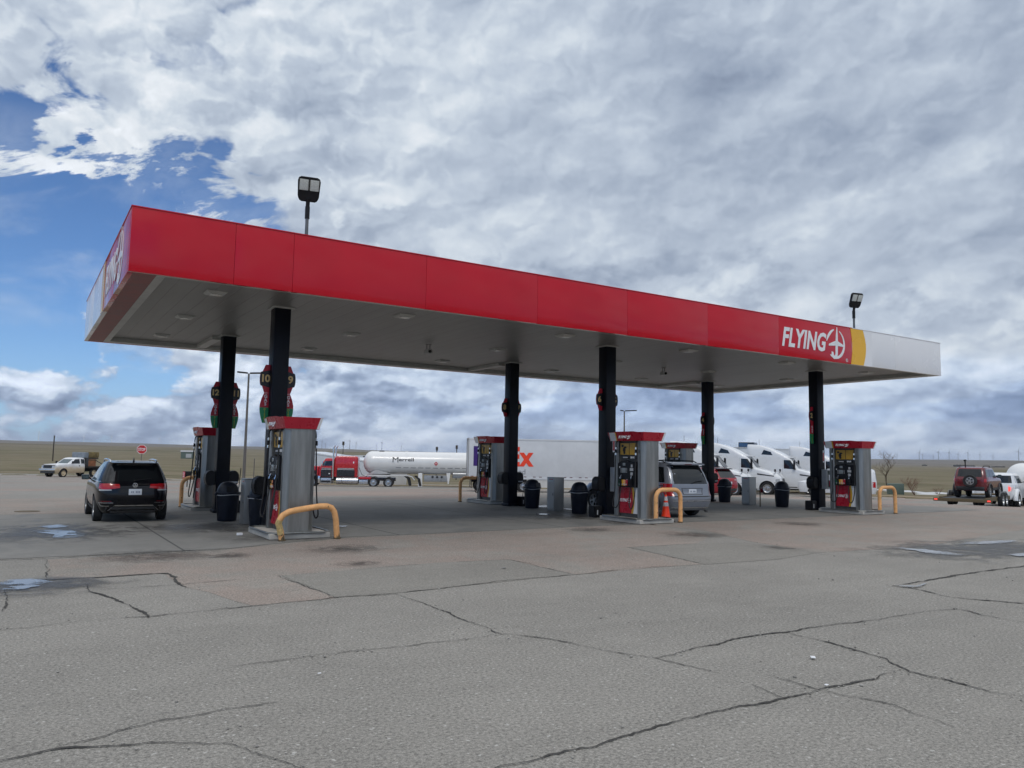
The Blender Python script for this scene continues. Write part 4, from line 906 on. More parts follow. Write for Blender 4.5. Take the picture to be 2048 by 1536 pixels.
def body(hull, paint, parent, arches=(), under=None, name='body', N=72):
    mb = hull.mesh(N); bmesh.ops.recalc_face_normals(mb.bm, faces=mb.bm.faces)
    o = mb.build(name, paint, None, 30); o.data.materials.append(M['black_plastic'])
    if arches:
        mc = MB()
        for x_, z_, r_ in arches:
            for sd in (-1, 1): mc.cyl((x_, sd*hull.at(.5)[2]*.62, z_), (x_, sd*(hull.at(.5)[2]+.4), z_), r_, n=28)
        c_ = mc.build('cut', None, None, 0); c_.data.materials.append(paint); c_.data.materials.append(M['black_plastic'])
        for p_ in c_.data.polygons: p_.material_index = 1
        md = o.modifiers.new('b', 'BOOLEAN'); md.object = c_; md.operation = 'DIFFERENCE'; md.solver = 'EXACT'
        bpy.context.view_layer.update()
        me = bpy.data.meshes.new_from_object(o.evaluated_get(bpy.context.evaluated_depsgraph_get()))
        if len(me.polygons) > 50:
            bm = bmesh.new(); bm.from_mesh(me)
            for f in bm.faces: f.smooth = True
            for e in bm.edges: e.smooth = len(e.link_faces) == 2 and e.calc_face_angle(0) < R(30)
            bm.to_mesh(me); bm.free(); o.modifiers.clear(); o.data = me
        else: o.modifiers.clear()
        bpy.data.objects.remove(c_)
    me = o.data
    o.parent = parent; return o
def patch(name, mat, fn, quad, parent, nu=8, nv=5):
    """a thin pane following a hull face; quad = bottom-left, bottom-right, top-right, top-left in (across, z)"""
    mb = MB(); a, b2, c, d = [Vector(q) for q in quad]
    def f(u, v): q = (a*(1-u)+b2*u)*(1-v)+(d*(1-u)+c*u)*v; return fn(q.x, q.y)
    mb.grid(None, nu, nv, f); return mb.build(name, mat, parent, 60)
def wheel(parent, x_, y_, r_, w_, style='alloy', name='wheel', spokes=5):
    sd = 1 if y_ > 0 else -1; Mx = Matrix.Translation((x_, y_, r_)) @ Matrix.Rotation(R(-90*sd), 4, 'X')   # local z points outward
    mb = MB(); h = w_/2; ri = r_*.64
    mb.lathe([(ri, -h), (r_*.93, -h), (r_, -h*.72), (r_, h*.72), (r_*.965, h*.93), (r_*.86, h), (ri, h*.9), (ri*.97, h*.5), (ri*.97, -h)], 30, Mx, caps=False)
    tw = mb.build(name, M['tyre'], parent, 30)
    mb = MB()
    if style == 'alloy':
        mb.lathe([(ri, h*.86), (ri*.9, h*.8), (ri*.88, h*.5)], 30, Mx, caps=False); mb.lathe([(ri*.26, h*.25), (ri*.24, h*.74), (ri*.1, h*.8), (0, h*.8)], 16, Mx, caps=False)
        for k in range(spokes):
            a = 2*math.pi*k/spokes; Ms = Mx @ Matrix.Rotation(a, 4, 'Z'); mb.prism([Ms @ Vector(q) for q in ((ri*.2, -ri*.12, h*.62), (ri*.9, -ri*.17, h*.7), (ri*.9, ri*.17, h*.7), (ri*.2, ri*.12, h*.62))], Mx.to_3x3() @ Vector((0, 0, h*.12)))
        rm = mb.build('rim', M['alloy'], tw, 30)
        mb = MB(); mb.lathe([(ri*.97, h*.3), (0, h*.3)], 24, Mx, caps=False); mb.build('brake_disc', M['black_plastic'], tw)
    else:
        mb.lathe([(ri, h*.86), (ri*.93, h*.78), (ri*.86, h*.2), (ri*.62, h*.12), (ri*.56, h*.45), (ri*.32, h*.5), (ri*.28, h*.95), (ri*.1, h*1.02), (0, h*1.02)], 26, Mx, caps=False)
        for k in range(10):
            a = 2*math.pi*k/10; q = Vector((ri*.45*math.cos(a), ri*.45*math.sin(a), h*.48)); mb.tube([Mx @ q, Mx @ (q+Vector((0, 0, h*.12)))], ri*.04, 6)
        mb.build('rim', M['alloy'] if style == 'steel' else M[style], tw, 30)
    return tw
def box_part(name, mat, parent, a, bev=.01): mb = MB(); mb.box(*a, bev); return mb.build(name, mat, parent)
def mirror(parent, x_, y_, z_, mat, sz=(.10, .20, .15)):
    s = 1 if y_ > 0 else -1; mb = MB(); mb.box(x_-sz[0]/2, x_+sz[0]/2, y_, y_+s*sz[1], z_, z_+sz[2], .035); mb.tube([(x_, y_-s*.10, z_), (x_, y_+s*.02, z_+.05)], .025, 6); o = mb.build('mirror', mat, parent)
    mb = MB(); ya, yb = sorted((y_+s*.02, y_+s*(sz[1]-.02))); mb.box(x_-sz[0]/2-.004, x_-sz[0]/2-.001, ya, yb, z_+.02, z_+sz[2]-.02); mb.build('mirror_glass', M['glass_tint'], o)

def plate_ink(parent, c, w_, h_):
    mb = MB()
    for k in range(6):
        if k != 3: x0 = c[1]-w_*.40+k*w_*.135; mb.box(c[0]-.0006, c[0]+.0006, x0, x0+w_*.08, c[2]-h_*.2, c[2]+h_*.25)
    mb.build('plate_characters', M['plate_ink'], parent)

# 1. black estate car, left of the pumps
v = thing('parked_car', 'black compact estate car seen from behind, left of the pumps', 'car', (.99, 7.42, 0), R(90), None, .905)
H1 = Hull([(.24, -2.02, 2.05, .80, 6), (.34, -2.13, 2.14, .87, 6), (.52, -2.20, 2.2, .905, 6), (.72, -2.215, 2.2, .92, 6), (.86, -2.20, 2.16, .92, 6), (.96, -2.185, 2.08, .91, 6), (1.02, -2.16, 1.85, .895, 6), (1.07, -2.12, .95, .875, 6), (1.10, -2.10, .85, .868, 6), (1.30, -1.97, .45, .79, 6), (1.50, -1.82, .05, .70, 6), (1.575, -1.83, -.10, .665, 5), (1.61, -1.78, -.3, .64, 5), (1.64, -1.50, -.6, .56, 4)])
body(H1, M['paint_black'], v, [(1.36, .35, .40), (-1.32, .35, .40)])
for x_ in (1.36, -1.32):
    for s in (-1, 1): wheel(v, x_, s*.80, .35, .22)
E_ = lambda h, fr=-1, e=.006: (lambda y_, z_: h.end(y_, z_, fr, e))
S_ = lambda h, sd, e=.006: (lambda x_, z_: h.side(x_, z_, sd, e))
patch('rear_window', M['glass_dark'], E_(H1), [(-.72, 1.10), (.72, 1.10), (.60, 1.52), (-.60, 1.52)], v, 12)
for s in (-1, 1):
    patch('side_window', M['glass_dark'], S_(H1, s), [(-1.75, 1.10), (-1.12, 1.10), (-1.12, 1.49), (-1.50, 1.47)], v)
    patch('side_window', M['glass_tint'], S_(H1, s), [(-1.08, 1.10), (-.18, 1.10), (-.18, 1.51), (-1.08, 1.50)], v)
    patch('side_window', M['glass_tint'], S_(H1, s), [(-.12, 1.10), (.66, 1.10), (.02, 1.51), (-.12, 1.51)], v)
    patch('tail_light', M['lens_red'], E_(H1), [(s*.36, .93), (s*.84, .86), (s*.83, 1.04), (s*.38, 1.03)], v, 10, 3)
    patch('tail_light', M['lens_red'], S_(H1, s), [(-2.15, .88), (-1.86, .93), (-1.95, 1.04), (-2.12, 1.045)], v)
    patch('reversing_light', M['lens_clear'], E_(H1, -1, .010), [(s*.56, .86), (s*.84, .85), (s*.84, .885), (s*.56, .89)], v, 8, 2)
    patch('reflector', M['lens_dark'], E_(H1), [(s*.55, .56), (s*.82, .55), (s*.82, .585), (s*.55, .585)], v, 6, 2)
    for (za, zb, ya, yb) in ((.44, .455, .60, .78), (.525, .54, .50, .84)): patch('exhaust_trim', M['chrome'], E_(H1, -1, .012), [(s*ya, za), (s*yb, za), (s*yb, zb), (s*ya, zb)], v, 8, 2)
    patch('exhaust_trim', M['chrome'], E_(H1, -1, .012), [(s*.77, .44), (s*.785, .44), (s*.84, .54), (s*.825, .54)], v, 3, 3)
    mb = MB(); mb.tube([(-1.62, s*.57, 1.60), (-1.52, s*.585, 1.665), (-.7, s*.60, 1.685), (-.15, s*.60, 1.665), (.0, s*.60, 1.58)], .022, 8); mb.build('roof_rail', M['chrome'], v)
    mirror(v, .72, s*.90, 1.06, M['paint_black'])
    mb = MB(); [mb.tube([H1.side(q, 1.095, s, .008) for q in [-1.9+k*.2 for k in range(14)]], .010, 6)]; mb.build('window_trim', M['chrome'], v)
    patch('door_seam', M['letter_black'], S_(H1, s, .004), [(-.16, .40), (-.14, .40), (-.14, 1.09), (-.16, 1.09)], v, 2, 10); patch('sill', M['cladding'], S_(H1, s, .012), [(-.9, .26), (.9, .26), (.9, .38), (-.9, .38)], v, 8, 3)
patch('bumper_trim', M['chrome'], E_(H1, -1, .012), [(-.48, .445), (.48, .445), (.46, .47), (-.46, .47)], v, 10, 2)
for s in (-1, 1): patch('bumper_trim', M['alloy'], E_(H1, -1, .012), [(s*.48, .445), (s*.62, .33), (s*.60, .33), (s*.46, .47)], v, 4, 3)
patch('lower_bumper', M['cladding'], E_(H1, -1, .005), [(-.80, .25), (.80, .25), (.80, .42), (-.80, .42)], v, 12, 3)
patch('light_bar', M['chrome'], E_(H1, -1, .009), [(-.36, 1.02), (-.08, 1.02), (-.08, 1.033), (-.36, 1.033)], v, 6, 1)
mb = MB(); mb.box(-2.226, -2.212, -.17, .15, .74, .90, .004); pl = mb.build('number_plate', M['plate_white'], v); plate_ink(pl, (-2.2275, -.01, .815), .28, .10)
mb = MB(); Fm = frame((-2.205, 0, 1.0), (0, -1, 0), (0, 0, 1)); mb.lathe([(.062, -.006), (.062, .006), (.052, .006), (.052, -.006), (.062, -.006)], 24, Fm, caps=False); fit_text(mb, 'V', .05, .038, Fm @ Matrix.Translation((0, .026, 0)), bold=.02); fit_text(mb, 'W', .085, .05, Fm @ Matrix.Translation((0, -.022, 0)), bold=.02); mb.build('badge', M['chrome'], v, smooth=0)
mb = MB(); mb.prism([(-1.60, -.02, 1.63), (-1.60, .02, 1.63), (-1.64, 0, 1.73), (-1.60, 0, 1.735)], (.12, 0, 0)); mb.build('aerial_fin', M['black_plastic'], v)
mb = MB(); mb.prism([(-1.78, -.60, 1.575), (-1.97, -.56, 1.565), (-1.97, .56, 1.565), (-1.78, .60, 1.575)], (0, 0, .035)); mb.build('spoiler', M['paint_black'], v)
mb = MB(); mb.tube([H1.end(.02, 1.12, -1, .025), H1.end(-.25, 1.16, -1, .03), H1.end(-.42, 1.17, -1, .03)], .012, 6); mb.build('wiper', M['black_plastic'], v)
# 2. silver minivan at the middle pumps
v = thing('minivan', 'silver grey minivan refuelling behind the orange cone, seen from the rear', 'minivan', (16.05, 3.84, 0), R(86.3), None, .955)
H2 = Hull([(.24, -2.38, 2.40, .86, 7), (.32, -2.48, 2.48, .93, 7), (.50, -2.545, 2.55, .985, 7), (.62, -2.56, 2.55, .99, 7), (.70, -2.545, 2.5, .99, 7), (.82, -2.475, 2.40, .985, 7), (.95, -2.47, 2.2, .98, 7), (1.04, -2.46, 1.75, .965, 7), (1.10, -2.44, 1.35, .955, 7), (1.40, -2.31, .95, .87, 7), (1.62, -2.17, .55, .80, 7), (1.70, -2.12, .3, .76, 6), (1.75, -1.95, .0, .66, 5), (1.765, -1.5, -.4, .5, 4)])
body(H2, M['paint_silver'], v, [(1.62, .35, .41), (-1.46, .35, .41)])
for x_ in (1.62, -1.46):
    for s in (-1, 1): wheel(v, x_, s*.86, .35, .23)
patch('rear_window', M['glass_dark'], E_(H2), [(-.80, 1.08), (.80, 1.08), (.70, 1.66), (-.70, 1.66)], v, 12)
for s in (-1, 1):
    patch('side_window', M['glass_dark'], S_(H2, s), [(-2.2, 1.12), (-1.28, 1.12), (-1.28, 1.62), (-2.0, 1.60)], v); patch('side_window', M['glass_dark'], S_(H2, s), [(-1.22, 1.12), (-.10, 1.12), (-.10, 1.63), (-1.22, 1.63)], v)
    patch('side_window', M['glass_green'], S_(H2, s), [(-.02, 1.12), (1.15, 1.12), (.55, 1.60), (-.02, 1.63)], v)
    patch('tail_light', M['lens_red'], E_(H2), [(s*.73, .70), (s*.95, .70), (s*.93, 1.08), (s*.80, 1.08)], v, 6, 6)
    patch('tail_light', M['lens_red'], S_(H2, s), [(-2.43, .72), (-2.20, .76), (-2.24, 1.08), (-2.40, 1.08)], v)
    mb = MB(); mb.tube([(-1.95, s*.66, 1.745), (-1.8, s*.67, 1.80), (-.4, s*.68, 1.82), (.15, s*.66, 1.80), (.25, s*.64, 1.72)], .020, 8); mb.build('roof_rail', M['black_plastic'], v)
    mirror(v, 1.05, s*.95, 1.12, M['paint_silver'])
    patch('door_seam', M['letter_black'], S_(H2, s, .004), [(-.08, .36), (-.06, .36), (-.06, 1.10), (-.08, 1.10)], v, 2, 10); patch('door_seam', M['letter_black'], S_(H2, s, .004), [(-1.26, .36), (-1.24, .36), (-1.24, 1.10), (-1.26, 1.10)], v, 2, 10)
    patch('slide_rail', M['letter_black'], S_(H2, s, .005), [(-2.25, 1.0), (-1.3, 1.0), (-1.3, 1.025), (-2.25, 1.025)], v, 6, 2)
patch('tailgate_recess', M['cladding'], E_(H2, -1, .004), [(-.40, .74), (.40, .74), (.44, .945), (-.44, .945)], v, 8, 4); patch('tailgate_recess', M['paint_silver'], E_(H2, -1, .008), [(-.37, .755), (.37, .755), (.41, .93), (-.41, .93)], v, 8, 4)
mb = MB(); mb.box(-2.502, -2.490, -.16, .16, .775, .91, .004); pl = mb.build('number_plate', M['plate_white'], v); plate_ink(pl, (-2.5035, 0, .84), .28, .10)
patch('bumper_step', M['cladding'], E_(H2, -1, .004), [(-.86, .665), (.86, .665), (.82, .70), (-.82, .70)], v, 14, 2)
patch('bumper_trim', M['chrome'], E_(H2, -1, .012), [(-.90, .315), (.90, .315), (.90, .345), (-.90, .345)], v, 14, 2); patch('bumper_trim', M['alloy'], E_(H2, -1, .012), [(-.88, .535), (.88, .535), (.88, .555), (-.88, .555)], v, 14, 2)
mb = MB(); mb.prism([(-2.10, -.72, 1.70), (-2.30, -.68, 1.675), (-2.30, .68, 1.675), (-2.10, .72, 1.70)], (0, 0, .045)); sp = mb.build('spoiler', M['paint_silver'], v); mb = MB(); mb.box(-2.306, -2.301, -.14, .14, 1.685, 1.71); mb.build('brake_light', M['lens_dark'], sp)
mb = MB(); mb.tube([H2.end(0, 1.10, -1, .03), H2.end(-.2, 1.15, -1, .03), H2.end(-.45, 1.17, -1, .03)], .013, 6); mb.build('wiper', M['black_plastic'], v)
mb = MB(); mb.cyl((-2.45, -.55, .23), (-2.57, -.55, .22), .04, n=10); mb.build('exhaust', M['dark_steel'], v)
# 3. red sport utility behind the right rear column
def red_suv(name, label, loc, rz, sc=1.):
    v = thing(name, label, 'car', loc, rz, None, sc)
    H = Hull([(.28, -2.18, 2.2, .84, 6), (.40, -2.30, 2.28, .92, 6), (.68, -2.36, 2.33, .955, 6), (.95, -2.32, 2.25, .955, 6), (1.08, -2.29, 1.9, .935, 6), (1.14, -2.26, 1.0, .92, 6), (1.36, -2.08, .62, .83, 6), (1.58, -1.90, .2, .74, 6), (1.66, -1.82, 0., .69, 5), (1.71, -1.6, -.4, .6, 4)])
    body(H, M['paint_red'], v, [(1.45, .37, .43), (-1.38, .37, .43)])
    for x_ in (1.45, -1.38):
        for s in (-1, 1): wheel(v, x_, s*.83, .37, .24)
    patch('rear_window', M['glass_dark'], E_(H), [(-.74, 1.16), (.74, 1.16), (.62, 1.58), (-.62, 1.58)], v, 10); patch('light_bar', M['lens_red'], E_(H), [(-.86, 1.0), (.86, 1.0), (.86, 1.11), (-.86, 1.11)], v, 16, 3)
    for s in (-1, 1):
        patch('side_window', M['glass_dark'], S_(H, s), [(-1.9, 1.17), (-.1, 1.17), (-.1, 1.57), (-1.6, 1.55)], v); patch('side_window', M['glass_tint'], S_(H, s), [(-.04, 1.17), (.8, 1.17), (.2, 1.56), (-.04, 1.57)], v); mirror(v, .8, s*.92, 1.12, M['paint_red'])
        patch('reversing_light', M['lens_clear'], E_(H, -1, .010), [(s*.42, 1.02), (s*.62, 1.02), (s*.62, 1.07), (s*.42, 1.07)], v, 5, 2)
        mb = MB(); mb.tube([(-1.6, s*.6, 1.68), (-1.5, s*.62, 1.74), (-.2, s*.62, 1.75), (0, s*.62, 1.66)], .02, 6); mb.build('roof_rail', M['black_plastic'], v)
    patch('lower_bumper', M['cladding'], E_(H, -1, .008), [(-.86, .30), (.86, .30), (.86, .56), (-.86, .56)], v, 12, 4)
    mb = MB(); mb.box(-2.368, -2.345, -.16, .16, .80, .94, .004); mb.build('number_plate', M['plate_white'], v)
    mb = MB(); mb.prism([(-1.80, -.66, 1.655), (-2.0, -.62, 1.63), (-2.0, .62, 1.63), (-1.80, .66, 1.655)], (0, 0, .04)); mb.build('spoiler', M['black_plastic'], v)
    mb = MB(); mb.box(-1.2, .1, -.5, .5, 1.76, 1.79, .01); mb.build('roof_rack', M['black_plastic'], v); return v
red_suv('parked_car', 'red sport utility car seen from behind between the right rear column and white truck', (31.9, 16.6, gz(31.9, 16.6)), R(90), .98)

# 4. maroon four-wheel drive on a flat trailer behind a white pickup, far right
HDG = R(90-75)
def along(d, a, f, l=0.): x_, y_ = polar(d, a); return (x_+f*math.cos(HDG)-l*math.sin(HDG), y_+f*math.sin(HDG)+l*math.cos(HDG))
tx, ty = along(44.6, 62.55, 2.9); tz = gz(tx, ty)-.02
tr = thing('car_trailer', 'low flat car trailer with red lamps carrying the maroon four wheel drive', 'trailer', (tx, ty, tz), HDG)
mb = MB(); mb.box(-2.9, 2.6, -1.0, 1.0, .42, .475, .01); mb.build('deck', M['cladding'], tr)
mb = MB()
for s in (-1, 1): mb.box(-2.9, 2.7, s*1.0-.05, s*1.0+.05, .34, .52, .01)
mb.box(-3.0, -2.9, -1.28, 1.28, .30, .46, .01); mb.tube([(2.6, -.9, .5), (4.4, 0, .5)], .06, 6); mb.tube([(2.6, .9, .5), (4.4, 0, .5)], .06, 6); mb.build('frame', M['rust'], tr)
for s in (-1, 1):
    for x_ in (-.15, .68): wheel(tr, x_, s*1.16, .36, .22, 'steel')
    mb = MB(); mb.tube([(-.62, s*1.17, .55), (-.45, s*1.17, .76), (.98, s*1.17, .76), (1.15, s*1.17, .55)], .03, 6); mb.build('fender', M['dark_steel'], tr)
    mb = MB(); mb.box(-3.02, -3.001, s*1.16-.07, s*1.16+.07, .35, .42, .006); mb.build('tail_lamp', M['lit_red'], tr)
jx, jy = along(44.6, 62.75, 2.55, -.02)
v = thing('four_wheel_drive', 'maroon four wheel drive with spare wheel on its back, loaded on the trailer', 'car', (jx, jy, tz+.475), HDG, None, .87)
H4 = Hull([(.42, -1.98, 2.05, .84, 8), (.52, -2.06, 2.12, .88, 8), (.95, -2.10, 2.14, .90, 8), (1.05, -2.09, 2.05, .89, 8), (1.12, -2.07, 1.9, .88, 8), (1.16, -2.05, 1.0, .87, 8), (1.20, -2.04, .9, .86, 8), (1.66, -1.88, .42, .76, 8), (1.74, -1.80, .2, .72, 7), (1.79, -1.5, -.2, .62, 5)])
body(H4, M['paint_maroon'], v, [(1.33, .37, .44), (-1.31, .37, .44)])
for x_ in (1.33, -1.31):
    for s in (-1, 1):
        wheel(v, x_, s*.78, .37, .24)
        mb = MB(); mb.tube([(x_+.50*math.cos(R(a)), s*.90, .37+.47*math.sin(R(a))) for a in range(-10, 191, 20)], .045, 6); mb.build('wheel_flare', M['cladding'], v)
patch('rear_window', M['glass_dark'], E_(H4), [(-.76, 1.22), (.76, 1.22), (.68, 1.66), (-.68, 1.66)], v, 10)
for s in (-1, 1):
    patch('side_window', M['glass_tint'], S_(H4, s), [(-1.85, 1.22), (-1.15, 1.22), (-1.15, 1.64), (-1.72, 1.64)], v); patch('side_window', M['glass_dark'], S_(H4, s), [(-1.08, 1.22), (-.25, 1.22), (-.25, 1.65), (-1.08, 1.65)], v); patch('side_window', M['glass_tint'], S_(H4, s), [(-.18, 1.22), (.78, 1.22), (.42, 1.62), (-.18, 1.65)], v)
    patch('tail_light', M['lens_red'], E_(H4), [(s*.72, .92), (s*.87, .92), (s*.87, 1.12), (s*.74, 1.12)], v, 4, 4); mirror(v, .82, s*.88, 1.2, M['black_plastic'])
    patch('sill', M['cladding'], S_(H4, s, .012), [(-.8, .44), (.8, .44), (.8, .60), (-.8, .60)], v, 8, 3); mb = MB(); mb.tube([(-1.6, s*.6, 1.76), (-1.45, s*.63, 1.84), (-.1, s*.63, 1.85), (.1, s*.63, 1.72)], .025, 6); mb.build('roof_rail', M['black_plastic'], v)
patch('bumper', M['cladding'], E_(H4, -1, .03), [(-.84, .44), (.84, .44), (.84, .66), (-.84, .66)], v, 12, 3)
mb = MB(); Fm = frame((-2.20, -.06, .98), (0, -1, 0), (0, 0, 1)); mb.lathe([(.20, -.1), (.34, -.1), (.36, -.06), (.36, .06), (.33, .1), (.22, .09), (.215, 0)], 28, Fm, caps=False); sw = mb.build('spare_wheel', M['tyre'], v)
mb = MB(); mb.lathe([(.22, .06), (.0, .07)], 24, Fm, caps=False); mb.build('rim', M['alloy'], sw)
mb = MB()
for k in range(5): a = R(72*k+36); mb.lathe([(.05, .0725), (.0, .0726)], 10, Fm @ Matrix.Translation((.125*math.cos(a), .125*math.sin(a), 0)), caps=False)
mb.build('rim_hole', M['letter_black'], sw)
mb = MB(); mb.tube([(-1.5, .3, 1.78), (-1.55, .3, 2.12)], .03, 6); mb.box(-1.62, -1.48, .24, .36, 2.1, 2.2, .02); mb.build('aerial', M['black_plastic'], v)
px_, py_ = along(55, 64.35, 2.0); pv = thing('pickup_truck', 'white dual rear wheel pickup with lit brake lamp, towing the car trailer', 'pickup', (px_, py_, gz(px_, py_)), HDG)
H5 = Hull([(.50, -3.0, 3.0, .92, 8), (.70, -3.1, 3.05, .98, 8), (1.0, -3.1, 3.05, 1.0, 8), (1.25, -3.08, 2.95, .99, 8), (1.34, -3.06, 2.7, .97, 8)])
body(H5, M['paint_white'], pv, [(1.95, .42, .48), (-1.75, .42, .48)])
H5b = Hull([(1.342, -1.05, 1.5, .92, 7), (1.90, -.95, .75, .80, 7), (1.99, -.8, .5, .74, 6), (2.03, -.5, .1, .6, 4)]); mb = H5b.mesh(); mb.build('cab', M['paint_white'], pv)
patch('rear_window', M['glass_dark'], E_(H5b), [(-.7, 1.42), (.7, 1.42), (.64, 1.86), (-.64, 1.86)], pv)
for s in (-1, 1):
    patch('side_window', M['glass_dark'], S_(H5b, s), [(-.85, 1.42), (1.25, 1.42), (.75, 1.86), (-.78, 1.86)], pv); mirror(pv, 1.2, s*.98, 1.45, M['black_plastic'], (.1, .22, .32))
    patch('tail_light', M['lit_red'], E_(H5), [(s*.84, .98), (s*.97, .98), (s*.97, 1.30), (s*.84, 1.30)], pv, 4, 4)
    mb = MB(); mb.tube([(-1.75+.58*math.cos(R(a)), s*1.08, .42+.58*math.sin(R(a))) for a in range(0, 181, 15)], [.13]*13, 8); mb.build('hip', M['paint_white'], pv)
    for x_, y_ in ((1.95, .88), (-1.75, .80), (-1.75, 1.08)): wheel(pv, x_, s*y_, .42, .24, 'steel')
mb = MB(); mb.box(-3.22, -3.08, -.95, .95, .52, .72, .03); mb.build('bumper', M['chrome'], pv)

# ---------------------------------------------------------------- lorries
def semi(label, loc, rz, scale=1.):
    v = thing('semi_truck', label, 'truck', loc, rz, 'white sleeper trucks parked in a row', scale)
    H = Hull([(.34, -2.9, 2.95, 1.10, 9), (.50, -2.95, 3.05, 1.18, 9), (.95, -2.95, 3.08, 1.22, 9), (1.35, -2.95, 3.0, 1.22, 9), (1.62, -2.95, 2.75, 1.21, 8), (1.82, -2.95, 2.2, 1.20, 8), (1.98, -2.95, 1.55, 1.19, 8), (2.06, -2.95, 1.22, 1.18, 8), (2.85, -2.95, .62, 1.14, 8), (2.95, -2.95, .50, 1.14, 8), (3.25, -2.95, -.05, 1.12, 8), (3.60, -2.95, -.75, 1.09, 8), (3.86, -2.95, -1.45, 1.05, 7), (3.98, -2.93, -2.0, .98, 6), (4.02, -2.9, -2.5, .88, 5)])
    body(H, M['paint_white'], v, [(1.98, .50, .60)], name='cab')
    for s in (-1, 1): wheel(v, 1.98, s*1.02, .50, .30, 'steel')
    for x_ in (-3.75, -5.05):
        for s in (-1, 1): wheel(v, x_, s*.95, .50, .55, 'steel')
    mb = MB(); mb.box(-5.9, -2.96, -.45, .45, .62, .95, .02); mb.build('chassis', M['black_plastic'], v)
    patch('windscreen', M['glass_dark'], E_(H, 1), [(-.98, 2.10), (.98, 2.10), (.92, 2.82), (-.92, 2.82)], v, 12)
    for s in (-1, 1):
        patch('side_window', M['glass_dark'], S_(H, s), [(.02, 2.08), (.98, 2.02), (.52, 2.76), (.02, 2.78)], v); patch('sleeper_window', M['glass_dark'], S_(H, s), [(-1.75, 3.20), (-.85, 3.15), (-1.0, 3.42), (-1.55, 3.58)], v)
        patch('door_seam', M['soft_grey'], S_(H, s, .004), [(-.08, .95), (-.06, .95), (-.06, 2.85), (-.08, 2.85)], v, 2, 10); patch('fairing_seam', M['soft_grey'], S_(H, s, .004), [(-2.6, 1.15), (-.1, 1.15), (-.1, 1.17), (-2.6, 1.17)], v, 10, 2)
        patch('hood_vent', M['letter_black'], S_(H, s, .008), [(1.25, 1.55), (2.5, 1.42), (2.5, 1.49), (1.25, 1.66)], v, 8, 2); patch('headlight', M['lens_clear'], S_(H, s), [(2.62, 1.0), (2.95, 1.0), (2.90, 1.28), (2.62, 1.22)], v); patch('bumper_seam', M['letter_black'], S_(H, s, .006), [(2.5, .93), (3.0, .93), (3.0, .96), (2.5, .96)], v, 6, 2)
        patch('fog_lamp', M['lens_clear'], S_(H, s), [(2.72, .55), (2.88, .55), (2.88, .68), (2.72, .68)], v, 3, 3); mb = MB(); mb.box(.78, .92, s*1.30-.12, s*1.30+.12, 2.0, 2.75, .04); mb.tube([(.85, s*1.12, 2.75), (.85, s*1.3, 2.78)], .03, 6); mb.build('mirror', M['black_plastic'], v)
        mb = MB(); mb.tube([(2.55, s*1.05, 1.62), (2.62, s*1.25, 1.82)], .022, 6); mb.box(2.54, 2.66, s*1.26-.10, s*1.26+.10, 1.80, 2.0, .03); mb.build('hood_mirror', M['black_plastic'], v)
        patch('step', M['letter_black'], S_(H, s, .006), [(.25, .55), (1.05, .55), (1.05, .62), (.25, .62)], v, 4, 2); patch('side_skirt', M['black_plastic'], S_(H, s, .006), [(-2.8, .36), (1.2, .36), (1.2, .46), (-2.8, .46)], v, 10, 2)
    patch('grille', M['letter_black'], E_(H, 1), [(-.62, .72), (.62, .72), (.55, 1.40), (-.55, 1.40)], v, 10, 5)
    mb = MB(); mb.box(.32, .75, -1.0, 1.0, 2.93, 3.02, .03); mb.build('sun_visor', M['paint_white'], v)
    mb = MB(); mb.cyl((-2.3, 1.15, 4.0), (-2.3, 1.15, 4.5), .012, n=5); mb.build('aerial', M['black_plastic'], v)
    return v
TH_ = R(90-150)
def nose(d, a, back): x_, y_ = polar(d, a); return (x_-math.cos(TH_)*back, y_-math.sin(TH_)*back)
def lot(p_, dz=0.): return (p_[0], p_[1], gz(*p_)+dz)
S0 = semi('white sleeper truck nearest the red car, leftmost of the row', lot(nose(60.5, 49.6, 3.0)), TH_)
dup(S0, lot(nose(64.5, 51.75, 3.0)), TH_, 'white sleeper truck with dark hood vents behind the right steel pillar')
dup(S0, lot(nose(68.0, 54.35, 2.9)), TH_, 'white sleeper truck behind the litter bin left of the rightmost column')
dup(S0, lot(nose(71.5, 56.9, 2.9)), TH_, 'white sleeper truck glimpsed between the rightmost column and dispenser')
